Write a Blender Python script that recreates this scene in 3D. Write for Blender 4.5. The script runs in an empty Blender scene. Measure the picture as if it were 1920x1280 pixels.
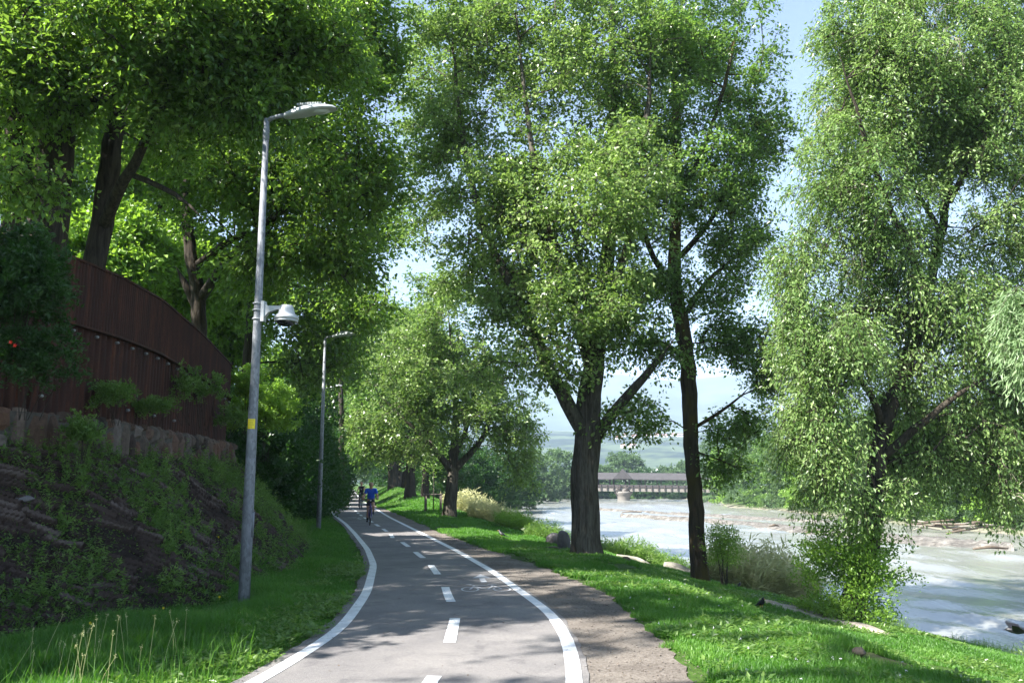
import bpy, math, random
import numpy as np
from mathutils import Vector, Matrix

# ------------------------------------------------------------------ camera, world, sun, exposure
SC = bpy.context.scene
COL = SC.collection
CAMZ = 1.65
F = 1630.0                       # focal length in pixels of the 1920 px wide photograph
TH = math.atan(265 / F)
cd = bpy.data.cameras.new("camera")
cam = bpy.data.objects.new("camera", cd)
COL.objects.link(cam)
cam.location = (0, 0, CAMZ)
cam.rotation_euler = (math.pi / 2 + TH, 0, 0)
cd.sensor_width = 36
cd.lens = F / 1920 * 36
cd.clip_start = 0.05
cd.clip_end = 30000
SC.camera = cam

SUN_EL = math.radians(42)
SUN_AZ = math.radians(212)       # direction TO the sun, counter-clockwise from +X
sun_dir = Vector((math.cos(SUN_EL) * math.cos(SUN_AZ), math.cos(SUN_EL) * math.sin(SUN_AZ), math.sin(SUN_EL)))
w = bpy.data.worlds.new("World")
SC.world = w
w.use_nodes = True
nt = w.node_tree
nt.nodes.clear()
sky = nt.nodes.new('ShaderNodeTexSky')
sky.sky_type = 'NISHITA'
sky.sun_disc = False
sky.sun_elevation = SUN_EL
sky.sun_rotation = math.pi / 2 - SUN_AZ
sky.air_density = 1.0
sky.dust_density = 0.5
sky.ozone_density = 1.5
bg = nt.nodes.new('ShaderNodeBackground')
bg.inputs['Strength'].default_value = 0.055
wo = nt.nodes.new('ShaderNodeOutputWorld')
nt.links.new(sky.outputs[0], bg.inputs[0])
nt.links.new(bg.outputs[0], wo.inputs[0])

sl = bpy.data.lights.new("sun", 'SUN')
sl.energy = 5.0
sl.angle = math.radians(0.53)
sl.color = (1.0, 0.96, 0.90)
so = bpy.data.objects.new("sun", sl)
COL.objects.link(so)
so.rotation_euler = sun_dir.to_track_quat('Z', 'Y').to_euler()

SC.view_settings.view_transform = 'Standard'
SC.view_settings.look = 'None'
SC.view_settings.gamma = 1
SC.view_settings.exposure = 2.28
SC.render.engine = 'CYCLES'
cy = SC.cycles
cy.max_bounces = 7
cy.diffuse_bounces = 3
cy.glossy_bounces = 2
cy.transmission_bounces = 4
cy.transparent_max_bounces = 4
cy.volume_bounces = 0
cy.sample_clamp_indirect = 6
cy.caustics_reflective = False
cy.caustics_refractive = False
cy.use_denoising = True
try:
    cy.denoiser = 'OPENIMAGEDENOISE'
    cy.denoising_input_passes = 'RGB_ALBEDO_NORMAL'
    cy.denoising_prefilter = 'ACCURATE'
except Exception:
    pass

# ------------------------------------------------------------------ projection helpers (used to measure the place)
CT, ST = math.cos(TH), math.sin(TH)
def ray(px, py):
    a = (px - 960) / F
    b = -(py - 640) / F
    return np.array([a, CT - b * ST, ST + b * CT])
def G(px, py, z=0.0):
    """point of the level z seen at this place of the photograph"""
    d = ray(px, py)
    t = (z - CAMZ) / d[2]
    return np.array([d[0] * t, d[1] * t, z])
def P(px, py, Y):
    d = ray(px, py)
    t = Y / d[1]
    return np.array([d[0] * t, Y, CAMZ + d[2] * t])

# ------------------------------------------------------------------ noise
def _h(ix, iy, iz, s):
    n = (ix.astype(np.int64) * 374761393 + iy.astype(np.int64) * 668265263 + iz.astype(np.int64) * 2147483647 + s * 1274126177) & 0xFFFFFFFF
    n = ((n ^ (n >> 13)) * 1274126177) & 0xFFFFFFFF
    n = (n ^ (n >> 16)) & 0xFFFFFFFF
    return n / 4294967295.0
def vnoise(p, s=0):
    p = np.asarray(p, float)
    i = np.floor(p)
    f = p - i
    u = f * f * (3 - 2 * f)
    i = i.astype(np.int64)
    r = 0
    for dx in (0, 1):
        for dy in (0, 1):
            for dz in (0, 1):
                wgt = (u[:, 0] if dx else 1 - u[:, 0]) * (u[:, 1] if dy else 1 - u[:, 1]) * (u[:, 2] if dz else 1 - u[:, 2])
                r = r + wgt * _h(i[:, 0] + dx, i[:, 1] + dy, i[:, 2] + dz, s)
    return r
def fbm(p, o=3, s=0):
    r, a, t = 0, 1.0, 0
    p = np.asarray(p, float)
    for k in range(o):
        r = r + a * vnoise(p * (2 ** k), s + k)
        t += a
        a *= 0.5
    return r / t
def xyz(x, y, z=0):
    x = np.asarray(x, float)
    return np.stack([x, np.broadcast_to(y, x.shape), np.broadcast_to(z, x.shape)], 1).astype(float)

# ------------------------------------------------------------------ mesh builder
class MB:
    def __init__(self):
        self.v, self.q, self.t, self.a, self.n = [], [], [], [], 0
    def add(self, v, q=None, t=None, a=0.5):
        v = np.asarray(v, np.float32).reshape(-1, 3)
        if q is not None and len(q):
            self.q.append(np.asarray(q, np.int64).reshape(-1, 4) + self.n)
        if t is not None and len(t):
            self.t.append(np.asarray(t, np.int64).reshape(-1, 3) + self.n)
        self.v.append(v)
        self.a.append(np.broadcast_to(np.asarray(a, np.float32), (len(v),)))
        self.n += len(v)
        return self
    def box(self, c, s, rz=0, a=0.5, taper=1.0, rx=0):
        x, y, z = s[0] / 2, s[1] / 2, s[2] / 2
        v = np.array([[-x, -y, -z], [x, -y, -z], [x, y, -z], [-x, y, -z], [-x * taper, -y * taper, z], [x * taper, -y * taper, z], [x * taper, y * taper, z], [-x * taper, y * taper, z]])
        if rx:
            cc, ss = math.cos(rx), math.sin(rx)
            v = np.stack([v[:, 0], v[:, 1] * cc - v[:, 2] * ss, v[:, 1] * ss + v[:, 2] * cc], 1)
        cc, ss = math.cos(rz), math.sin(rz)
        v = np.stack([v[:, 0] * cc - v[:, 1] * ss, v[:, 0] * ss + v[:, 1] * cc, v[:, 2]], 1) + np.asarray(c)
        return self.add(v, [[0, 3, 2, 1], [4, 5, 6, 7], [0, 1, 5, 4], [1, 2, 6, 5], [2, 3, 7, 6], [3, 0, 4, 7]], a=a)
    def tube(self, pts, rad, n=8, a=0.5, cap=True, rough=0.0, seed=0, scale=None):
        pts = np.asarray(pts, float)
        m = len(pts)
        rad = np.broadcast_to(np.asarray(rad, float), (m,))
        tan = np.gradient(pts, axis=0)
        tan /= np.linalg.norm(tan, axis=1)[:, None] + 1e-9
        ref = np.array([1.0, 0, 0]) if abs(tan[0][2]) > 0.8 else np.array([0, 0, 1.0])
        u = np.zeros_like(pts)
        prev = ref - tan[0] * ref.dot(tan[0])
        for i in range(m):
            prev = prev - tan[i] * prev.dot(tan[i])
            l = np.linalg.norm(prev)
            prev = prev / l if l > 1e-6 else np.array([0, 1.0, 0])
            u[i] = prev
        vv = np.cross(tan, u)
        ang = np.linspace(0, 2 * math.pi, n, endpoint=False)
        ca, sa = np.cos(ang), np.sin(ang)
        R = rad[:, None] * np.ones(n)[None]
        if rough:
            ii, jj = np.meshgrid(np.arange(m), np.arange(n), indexing='ij')
            q = np.stack([ca[jj].ravel() * 2.2, sa[jj].ravel() * 2.2, ii.ravel() * 0.22 + seed * 7.3], 1)
            q2 = np.stack([ca[jj].ravel() * 5, sa[jj].ravel() * 5, ii.ravel() * 0.12 + seed * 3.1], 1)
            R = R * (1 + rough * ((fbm(q, 2) - .5) * 1.6 + (vnoise(q2, 5) - .5) * 1.3).reshape(m, n))
        V = pts[:, None] + R[..., None] * (ca[None, :, None] * u[:, None] + sa[None, :, None] * vv[:, None])
        i = np.arange(m - 1)[:, None] * n
        j = np.arange(n)[None]
        j2 = (j + 1) % n
        q = np.stack([i + j, i + j2, i + n + j2, i + n + j], -1).reshape(-1, 4)
        V = V.reshape(-1, 3)
        t = None
        if cap:
            V = np.concatenate([V, pts[:1], pts[-1:]])
            c0, c1 = m * n, m * n + 1
            jj = np.arange(n)
            t = np.concatenate([np.stack([np.full(n, c0), (jj + 1) % n, jj], 1), np.stack([np.full(n, c1), (m - 1) * n + jj, (m - 1) * n + (jj + 1) % n], 1)])
        return self.add(V, q, t, a)
    def lathe(self, c, prof, n=16, a=0.5, axis='z'):
        """prof: list of (radius, height)"""
        prof = np.asarray(prof, float)
        m = len(prof)
        ang = np.linspace(0, 2 * math.pi, n, endpoint=False)
        r = prof[:, 0][:, None]
        h = np.broadcast_to(prof[:, 1][:, None], (m, n))
        A, B = r * np.cos(ang), r * np.sin(ang)
        V = {'z': np.stack([A, B, h], -1), 'x': np.stack([h, A, B], -1), 'y': np.stack([A, h, -B], -1)}[axis]
        i = np.arange(m - 1)[:, None] * n
        j = np.arange(n)[None]
        j2 = (j + 1) % n
        q = np.stack([i + j, i + j2, i + n + j2, i + n + j], -1).reshape(-1, 4)
        return self.add(V.reshape(-1, 3) + np.asarray(c), q, a=a)
    def grid(self, V, a=0.5, flip=False):
        m, n = V.shape[:2]
        i = np.arange(m - 1)[:, None] * n
        j = np.arange(n - 1)[None]
        q = np.stack([i + j, i + j + 1, i + n + j + 1, i + n + j], -1).reshape(-1, 4)
        if flip:
            q = q[:, ::-1]
        return self.add(V.reshape(-1, 3), q, a=np.asarray(a).reshape(-1) if np.ndim(a) else a)
    def leaves(self, c, ax, nr, L, W, a, fold=0.25):
        """leaf shaped blades: four points and two faces folded at the midrib"""
        ax = ax / (np.linalg.norm(ax, axis=1)[:, None] + 1e-9)
        nr = nr - ax * (nr * ax).sum(1)[:, None]
        nr = nr / (np.linalg.norm(nr, axis=1)[:, None] + 1e-9)
        sd = np.cross(ax, nr)
        L = np.broadcast_to(np.asarray(L, float), (len(c),))[:, None]
        W = np.broadcast_to(np.asarray(W, float), (len(c),))[:, None]
        mid = c + ax * L * 0.45
        V = np.stack([c, mid + sd * W * .5 + nr * W * fold, c + ax * L, mid - sd * W * .5 + nr * W * fold], 1).reshape(-1, 3)
        b = np.arange(len(c))[:, None] * 4
        t = np.concatenate([b + np.array([[0, 1, 2]]), b + np.array([[0, 2, 3]])])
        return self.add(V, t=t, a=np.repeat(np.broadcast_to(np.asarray(a, np.float32), (len(c),)), 4))
    def build(self, name, mat, parent=None, smooth=True, loc=(0, 0, 0)):
        v = np.concatenate(self.v) - np.asarray(loc, np.float32)
        me = bpy.data.meshes.new(name)
        nq = sum(len(x) for x in self.q)
        ntr = sum(len(x) for x in self.t)
        li = np.concatenate(([np.concatenate(self.q).ravel()] if nq else []) + ([np.concatenate(self.t).ravel()] if ntr else []))
        me.vertices.add(len(v))
        me.vertices.foreach_set('co', v.astype(np.float32).ravel())
        me.loops.add(len(li))
        me.loops.foreach_set('vertex_index', li.astype(np.int32))
        me.polygons.add(nq + ntr)
        ls = np.concatenate([np.arange(nq) * 4, nq * 4 + np.arange(ntr) * 3]).astype(np.int32)
        me.polygons.foreach_set('loop_start', ls)
        me.polygons.foreach_set('use_smooth', np.full(nq + ntr, bool(smooth)))
        me.update(calc_edges=True)
        at = me.attributes.new('tint', 'FLOAT', 'POINT')
        at.data.foreach_set('value', np.concatenate(self.a).astype(np.float32))
        me.materials.append(mat)
        o = bpy.data.objects.new(name, me)
        COL.objects.link(o)
        if parent is not None:
            o.parent = parent          # loc = the world position of the thing's base
        else:
            o.location = loc
        return o

def tag(o, label=None, cat=None, group=None, kind=None):
    if label: o['label'] = label
    if cat: o['category'] = cat
    if group: o['group'] = group
    if kind: o['kind'] = kind
    return o
def empty(name, loc, rz=0.0):
    o = bpy.data.objects.new(name, None)
    o.location = loc
    o.rotation_euler = (0, 0, rz)
    o.empty_display_size = 0.3
    COL.objects.link(o)
    return o
def copy_tree(o, parent=None):
    c = o.copy()
    COL.objects.link(c)
    c.parent = parent
    for ch in o.children:
        copy_tree(ch, c)
    return c

# ------------------------------------------------------------------ materials
def mat_new(name):
    m = bpy.data.materials.new(name)
    m.use_nodes = True
    n = m.node_tree
    n.nodes.clear()
    out = n.nodes.new('ShaderNodeOutputMaterial')
    return m, n, out
def ramp(n, stops, src, pos=None):
    r = n.nodes.new('ShaderNodeValToRGB')
    while len(r.color_ramp.elements) > 1:
        r.color_ramp.elements.remove(r.color_ramp.elements[-1])
    r.color_ramp.elements[0].position = stops[0][0]
    r.color_ramp.elements[0].color = (*stops[0][1], 1)
    for p, c in stops[1:]:
        e = r.color_ramp.elements.new(p)
        e.color = (*c, 1)
    n.links.new(src, r.inputs[0])
    return r.outputs[0]
def noise(n, scale, detail=4, rough=0.55, vec=None, dist=0.0):
    t = n.nodes.new('ShaderNodeTexNoise')
    t.inputs['Scale'].default_value = scale
    t.inputs['Detail'].default_value = detail
    t.inputs['Roughness'].default_value = rough
    t.inputs['Distortion'].default_value = dist
    if vec is not None:
        n.links.new(vec, t.inputs['Vector'])
    return t.outputs['Fac']
def coord(n, scale=(1, 1, 1), rot=(0, 0, 0), kind='Object'):
    c = n.nodes.new('ShaderNodeTexCoord')
    m = n.nodes.new('ShaderNodeMapping')
    m.inputs['Scale'].default_value = scale
    m.inputs['Rotation'].default_value = rot
    n.links.new(c.outputs[kind], m.inputs[0])
    return m.outputs[0]
def attr(n, name='tint'):
    a = n.nodes.new('ShaderNodeAttribute')
    a.attribute_name = name
    return a.outputs['Fac']
def mix(n, a, b, fac, mode='MIX'):
    m = n.nodes.new('ShaderNodeMix')
    m.data_type = 'RGBA'
    m.blend_type = mode
    for s, k in ((fac, 0), (a, 6), (b, 7)):
        if isinstance(s, (int, float)):
            m.inputs[k].default_value = s
        elif isinstance(s, tuple):
            m.inputs[k].default_value = (*s, 1)
        else:
            n.links.new(s, m.inputs[k])
    return m.outputs[2]
def pbsdf(n, col, rough=0.6, metal=0.0, spec=0.5, bump=None, bstr=0.3, bdist=0.02):
    b = n.nodes.new('ShaderNodeBsdfPrincipled')
    if isinstance(col, tuple):
        b.inputs['Base Color'].default_value = (*col, 1)
    else:
        n.links.new(col, b.inputs['Base Color'])
    if isinstance(rough, (int, float)):
        b.inputs['Roughness'].default_value = rough
    else:
        n.links.new(rough, b.inputs['Roughness'])
    b.inputs['Metallic'].default_value = metal
    b.inputs['Specular IOR Level'].default_value = spec
    if bump is not None:
        bp = n.nodes.new('ShaderNodeBump')
        bp.inputs['Strength'].default_value = bstr
        bp.inputs['Distance'].default_value = bdist
        n.links.new(bump, bp.inputs['Height'])
        n.links.new(bp.outputs[0], b.inputs['Normal'])
    return b
def leaf_mat(name, dark, mid, light, trans, tf=0.42, rough=0.42):
    m, n, out = mat_new(name)
    col = ramp(n, [(0.0, dark), (0.5, mid), (1.0, light)], attr(n))
    b = pbsdf(n, col, rough, spec=0.5)
    t = n.nodes.new('ShaderNodeBsdfTranslucent')
    tc = mix(n, col, trans, 0.6)
    n.links.new(tc, t.inputs[0])
    mx = n.nodes.new('ShaderNodeMixShader')
    mx.inputs[0].default_value = tf
    n.links.new(b.outputs[0], mx.inputs[1])
    n.links.new(t.outputs[0], mx.inputs[2])
    n.links.new(mx.outputs[0], out.inputs[0])
    return m
def simple(name, col, rough=0.5, metal=0.0, var=0.0, scale=8, bstr=0.0, spec=0.5):
    m, n, out = mat_new(name)
    c = coord(n)
    f = noise(n, scale, 5, 0.6, c)
    if var:
        colr = ramp(n, [(0.3, tuple(x * (1 - var) for x in col)), (0.7, tuple(min(1, x * (1 + var)) for x in col))], f)
    else:
        colr = col
    b = pbsdf(n, colr, rough, metal, spec, bump=f if bstr else None, bstr=bstr)
    n.links.new(b.outputs[0], out.inputs[0])
    return m
def bark_mat(name, dark, light, moss=None):
    m, n, out = mat_new(name)
    c = coord(n, (9, 9, 1.1), kind='Object')
    f = noise(n, 1.6, 6, 0.7, c, 0.6)
    c2 = coord(n, (1, 1, 0.4))
    f2 = noise(n, 2.0, 3, 0.5, c2)
    col = ramp(n, [(0.32, dark), (0.62, light)], f)
    if moss:
        mk = ramp(n, [(0.48, (0, 0, 0)), (0.62, (1, 1, 1))], f2)
        col = mix(n, col, moss, mk)
    b = pbsdf(n, col, 0.9, spec=0.15, bump=f, bstr=0.9, bdist=0.06)
    n.links.new(b.outputs[0], out.inputs[0])
    return m

M = {}
M['leaf_poplar'] = leaf_mat('leaf_poplar', (.055, .110, .028), (.170, .260, .072), (.340, .430, .165), (.36, .58, .08), .42, .30)
M['leaf_elm'] = leaf_mat('leaf_elm', (.022, .070, .014), (.090, .175, .034), (.230, .315, .080), (.36, .60, .05), .48, .30)
M['leaf_mid'] = leaf_mat('leaf_mid', (.044, .105, .024), (.130, .225, .052), (.270, .370, .110), (.32, .58, .06), .44, .33)
M['leaf_willow'] = leaf_mat('leaf_willow', (.075, .145, .045), (.190, .290, .090), (.330, .430, .175), (.38, .62, .10), .44, .35)
M['leaf_silver'] = leaf_mat('leaf_silver', (0.135, 0.216, 0.095), (0.230, 0.338, 0.162), (0.351, 0.459, 0.257), (0.405, 0.648, 0.189), .40, .42)
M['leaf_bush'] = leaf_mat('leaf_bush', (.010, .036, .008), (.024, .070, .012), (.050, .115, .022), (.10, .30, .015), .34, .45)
M['leaf_far'] = leaf_mat('leaf_far', (.040, .085, .032), (.085, .155, .055), (.150, .225, .085), (.22, .38, .08), .35, .6)
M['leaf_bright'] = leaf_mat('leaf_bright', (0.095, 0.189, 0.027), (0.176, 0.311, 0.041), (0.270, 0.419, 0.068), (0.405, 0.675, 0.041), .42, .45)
M['grass'] = leaf_mat('grass_blade', (.034, .105, .012), (.075, .195, .022), (.160, .300, .050), (.18, .50, .02), .42, .5)
M['straw'] = leaf_mat('straw', (.30, .34, .14), (.52, .52, .26), (.70, .66, .40), (.70, .70, .34), .35, .6)
M['bark'] = bark_mat('bark', (.030, .024, .018), (.135, .122, .100))
M['bark_moss'] = bark_mat('bark_moss', (.020, .016, .011), (.075, .060, .040), (.075, .060, .018))
M['bark_dark'] = bark_mat('bark_dark', (.014, .012, .010), (.070, .058, .045))
M['twig'] = simple('dry_twig', (.32, .28, .22), .8, var=.2)

def ground_mat():
    m, n, out = mat_new('ground_soil')
    c = coord(n)
    f1 = noise(n, .35, 5, .6, c)
    f2 = noise(n, 14, 5, .65, c)
    green = ramp(n, [(.3, (.030, .060, .014)), (.7, (.065, .120, .022))], f2)
    soil = ramp(n, [(.3, (.075, .055, .038)), (.7, (.17, .135, .095))], f2)
    mk = ramp(n, [(.60, (0, 0, 0)), (.74, (1, 1, 1))], f1)
    col = mix(n, green, soil, mk)
    # bare, stony margin by the water: vertex attribute
    col = mix(n, col, ramp(n, [(.3, (.15, .13, .10)), (.7, (.36, .33, .28))], f2), attr(n))
    b = pbsdf(n, col, .95, spec=.1, bump=f2, bstr=.6, bdist=.03)
    n.links.new(b.outputs[0], out.inputs[0])
    return m
def asphalt_mat():
    m, n, out = mat_new('asphalt')
    c = coord(n)
    f1 = noise(n, 130, 3, .7, c)
    f2 = noise(n, .8, 5, .6, c)
    f3 = noise(n, 34, 4, .7, c)
    col = ramp(n, [(.30, (.095, .090, .092)), (.5, (.185, .178, .175)), (.72, (.32, .31, .295))], f1)
    col = mix(n, col, ramp(n, [(.3, (.72, .71, .72)), (.7, (1.15, 1.12, 1.08))], f2), 1.0, 'MULTIPLY')
    col = mix(n, col, ramp(n, [(.35, (.85, .85, .86)), (.65, (1.1, 1.1, 1.1))], f3), 1.0, 'MULTIPLY')
    vc = n.nodes.new('ShaderNodeTexVoronoi'); vc.feature = 'DISTANCE_TO_EDGE'; vc.inputs['Scale'].default_value = .55
    dc = n.nodes.new('ShaderNodeVectorMath'); dc.operation = 'ADD'
    nz = n.nodes.new('ShaderNodeTexNoise'); nz.inputs['Scale'].default_value = 2.5; nz.inputs['Detail'].default_value = 5
    n.links.new(c, nz.inputs['Vector']); n.links.new(c, dc.inputs[0]); n.links.new(nz.outputs['Color'], dc.inputs[1]); n.links.new(dc.outputs[0], vc.inputs['Vector'])
    f5 = noise(n, .6, 2, .5, c)
    cm = ramp(n, [(.0, (1, 1, 1)), (.006, (0, 0, 0))], vc.outputs['Distance'])
    cm2 = ramp(n, [(.50, (0, 0, 0)), (.56, (.6, .6, .6))], f5)
    cm = mix(n, cm, cm2, 1.0, 'MULTIPLY')
    col = mix(n, col, (.05, .048, .047), cm)
    st = noise(n, 1.9, 6, .7, c, .5)
    col = mix(n, col, ramp(n, [(.34, (.74, .74, .76)), (.46, (1., 1., 1.))], st), 1.0, 'MULTIPLY')
    b = pbsdf(n, col, .85, spec=.3, bump=f1, bstr=.5, bdist=.006)
    n.links.new(b.outputs[0], out.inputs[0])
    return m
def gravel_mat(name, a, b_, leafy=0.0, sc=60):
    m, n, out = mat_new(name)
    c = coord(n)
    v = n.nodes.new('ShaderNodeTexVoronoi')
    v.inputs['Scale'].default_value = sc
    n.links.new(c, v.inputs['Vector'])
    f2 = noise(n, 1.3, 5, .65, c)
    f3 = noise(n, 26, 5, .7, c)
    sp = n.nodes.new('ShaderNodeSeparateColor')
    n.links.new(v.outputs['Color'], sp.inputs[0])
    col = ramp(n, [(.0, a), (1., b_)], sp.outputs[0])
    col = mix(n, col, ramp(n, [(.3, (.55, .52, .50)), (.7, (1.15, 1.12, 1.08))], f2), 1.0, 'MULTIPLY')
    col = mix(n, col, ramp(n, [(.35, (.6, .58, .55)), (.6, (1.1, 1.1, 1.1))], f3), 1.0, 'MULTIPLY')
    b = pbsdf(n, col, .95, spec=.15, bump=v.outputs['Distance'], bstr=.15, bdist=.004)
    n.links.new(b.outputs[0], out.inputs[0])
    return m
def paint_mat():
    m, n, out = mat_new('road_paint')
    c = coord(n)
    f1 = noise(n, 60, 4, .7, c)
    f2 = noise(n, 3, 5, .7, c)
    f3 = noise(n, 11, 6, .75, c)
    col = ramp(n, [(.28, (.30, .30, .31)), (.42, (.68, .69, .70))], f1)
    col = mix(n, col, ramp(n, [(.3, (.78, .78, .78)), (.6, (1.1, 1.1, 1.1))], f2), 1.0, 'MULTIPLY')
    col = mix(n, col, ramp(n, [(.33, (.45, .44, .44)), (.40, (1., 1., 1.))], f3), 1.0, 'MULTIPLY')
    b = pbsdf(n, col, .6, spec=.4, bump=f1, bstr=.3, bdist=.003)
    n.links.new(b.outputs[0], out.inputs[0])
    return m
def water_mat():
    m, n, out = mat_new('river_water')
    c = coord(n, (.55, .22, 1), (0, 0, .25))
    f1 = noise(n, 1.6, 5, .62, c, .8)
    f2 = noise(n, .5, 4, .6, c, 1.5)
    cs = coord(n, (.9, .14, 1), (0, 0, .45))
    f3 = noise(n, .8, 6, .7, cs, 1.2)
    col = ramp(n, [(.3, (.190, .193, .172)), (.7, (.235, .236, .212))], f2)
    foam = ramp(n, [(.56, (0, 0, 0)), (.68, (1, 1, 1))], f3)
    col = mix(n, col, (.30, .31, .30), foam)
    b = pbsdf(n, col, .22, spec=.5, bump=f1, bstr=.16, bdist=.25)
    n.links.new(b.outputs[0], out.inputs[0])
    return m
def slab_mat():
    m, n, out = mat_new('slope_stone')
    c = coord(n)
    f2 = noise(n, 26, 6, .75, c)
    col = ramp(n, [(0, (.013, .009, .008)), (.4, (.038, .026, .022)), (.8, (.062, .043, .036)), (1., (.125, .098, .088))], attr(n))
    col = mix(n, col, ramp(n, [(.3, (.55, .55, .55)), (.7, (1.2, 1.2, 1.2))], f2), 1.0, 'MULTIPLY')
    b = pbsdf(n, col, .9, spec=.2, bump=f2, bstr=.6, bdist=.03)
    n.links.new(b.outputs[0], out.inputs[0])
    return m
def wallstone_mat():
    m, n, out = mat_new('wall_stone')
    c = coord(n)
    f2 = noise(n, 12, 6, .7, c)
    col = ramp(n, [(0, (.045, .036, .032)), (.3, (.110, .068, .050)), (.55, (.125, .105, .090)), (.8, (.16, .090, .065)), (1., (.17, .145, .13))], attr(n))
    col = mix(n, col, ramp(n, [(.3, (.5, .5, .5)), (.7, (1.2, 1.2, 1.2))], f2), 1.0, 'MULTIPLY')
    b = pbsdf(n, col, .9, spec=.2, bump=f2, bstr=.7, bdist=.03)
    n.links.new(b.outputs[0], out.inputs[0])
    return m
def rust_mat():
    m, n, out = mat_new('rusted_steel')
    c = coord(n, (1, 1, .15))
    f1 = noise(n, 6, 6, .7, c)
    f2 = noise(n, 30, 4, .7, coord(n))
    col = ramp(n, [(.3, (.018, .008, .006)), (.52, (.046, .016, .010)), (.76, (.125, .044, .022))], f1)
    col = mix(n, col, ramp(n, [(.3, (.7, .7, .7)), (.7, (1.15, 1.15, 1.15))], f2), 1.0, 'MULTIPLY')
    b = pbsdf(n, col, .8, spec=.3, bump=f2, bstr=.2, bdist=.01)
    n.links.new(b.outputs[0], out.inputs[0])
    return m
def galv_mat():
    m, n, out = mat_new('galvanised_steel')
    c = coord(n, (1, 1, .5))
    v = n.nodes.new('ShaderNodeTexVoronoi')
    v.inputs['Scale'].default_value = 38
    n.links.new(c, v.inputs['Vector'])
    sp = n.nodes.new('ShaderNodeSeparateColor')
    n.links.new(v.outputs['Color'], sp.inputs[0])
    f1 = noise(n, 5, 6, .7, coord(n, (1, 1, .2)))
    col = ramp(n, [(0, (.155, .165, .185)), (1, (.26, .275, .30))], sp.outputs[0])
    col = mix(n, col, ramp(n, [(.3, (.55, .55, .56)), (.65, (1.1, 1.1, 1.1))], f1), 1.0, 'MULTIPLY')
    b = pbsdf(n, col, .62, metal=.15, spec=.4)
    n.links.new(b.outputs[0], out.inputs[0])
    return m
def hill_mat(name, a, b_, sc):
    m, n, out = mat_new(name)
    c = coord(n)
    f1 = noise(n, sc, 8, .65, c)
    col = ramp(n, [(.44, a), (.56, b_)], f1)
    col = mix(n, col, (.20, .24, .12), attr(n))
    b = pbsdf(n, col, .95, spec=.05)
    n.links.new(b.outputs[0], out.inputs[0])
    return m
M['ground'] = ground_mat()
M['asphalt'] = asphalt_mat()
M['gravel'] = gravel_mat('shoulder_gravel', (.150, .136, .122), (.235, .215, .195), sc=150)
M['pale_gravel'] = gravel_mat('pale_gravel', (.30, .27, .23), (.55, .51, .45), sc=40)
M['bar_gravel'] = gravel_mat('bar_gravel', (.11, .108, .10), (.25, .243, .228), sc=4)
M['paint'] = paint_mat()
wp = M['paint'].copy(); wp.name = 'worn_road_paint'
for nd in wp.node_tree.nodes:
    if nd.type == 'VALTORGB':
        for e in nd.color_ramp.elements:
            if e.color[0] > .6: e.color = (e.color[0] * .86, e.color[1] * .86, e.color[2] * .87, 1)
M['worn_paint'] = wp
M['water'] = water_mat()
M['slab'] = slab_mat()
M['wallstone'] = wallstone_mat()
M['mortar'] = simple('mortar', (.07, .062, .055), .95, var=.35, scale=14, bstr=.6)
M['rust'] = rust_mat()
M['bolt'] = simple('zinc_bolt', (.30, .30, .31), .5, .5)
M['galv'] = galv_mat()
M['lamp_grey'] = simple('lamp_housing', (.36, .38, .39), .4, .1, var=.06)
M['lamp_lens'] = simple('lamp_lens', (.50, .53, .54), .12, 0, spec=.8)
M['dark_fin'] = simple('dark_fin', (.10, .10, .11), .5)
M['cam_white'] = simple('camera_housing', (.42, .44, .46), .35, .05, var=.04)
M['cam_black'] = simple('camera_dome', (.02, .02, .025), .08, 0, spec=.9)
M['sticker'] = simple('yellow_sticker', (.80, .62, .01), .4)
M['sticker_ink'] = simple('sticker_ink', (.30, .24, .03), .5)
M['stone'] = simple('boulder_stone', (.12, .112, .115), .9, var=.3, scale=6, bstr=.5)
M['pale_wood'] = simple('weathered_wood', (.24, .225, .185), .85, var=.25, scale=9, bstr=.4)
M['brown_wood'] = simple('driftwood_brown', (.11, .085, .062), .9, var=.3, scale=5, bstr=.4)
M['stake'] = simple('stake_wood', (.15, .125, .10), .85, var=.2)
M['bridge_roof'] = simple('bridge_roof_shingles', (.052, .049, .050), .85, var=.22, scale=1.2, bstr=.2)
M['bridge_wood'] = simple('bridge_dark_timber', (.060, .050, .045), .85, var=.2)
M['concrete'] = simple('pale_concrete', (.20, .185, .165), .85, var=.12, scale=1.5)
M['white_wall'] = simple('white_wall', (.80, .80, .80), .7)
M['house_wall'] = simple('house_wall', (.80, .76, .70), .8, var=.08)
M['roof_tile'] = simple('roof_tile', (.50, .25, .18), .8, var=.15)
M['glass_dark'] = simple('window_dark', (.05, .06, .08), .15)
M['hill'] = hill_mat('wooded_hill', (.010, .024, .012), (.070, .100, .045), .010)
M['mountain'] = hill_mat('wooded_mountain', (.022, .045, .020), (.060, .095, .040), .004)
M['skin'] = simple('skin', (.50, .29, .20), .55)
M['shirt_blue'] = simple('blue_shirt', (.015, .09, .62), .75, var=.15)
M['black_cloth'] = simple('black_cloth', (.016, .016, .020), .8)
M['hair_dark'] = simple('dark_hair', (.03, .02, .015), .6)
M['hair_grey'] = simple('grey_hair', (.20, .17, .15), .6)
M['shoe'] = simple('black_shoe', (.02, .02, .025), .5)
M['rubber'] = simple('tyre_rubber', (.015, .015, .016), .8)
M['bike_metal'] = simple('bicycle_alloy', (.42, .43, .45), .3, .8)
M['bike_violet'] = simple('violet_bicycle_paint', (.05, .03, .22), .3)
M['bike_black'] = simple('black_bicycle_paint', (.015, .015, .02), .3)
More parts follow.
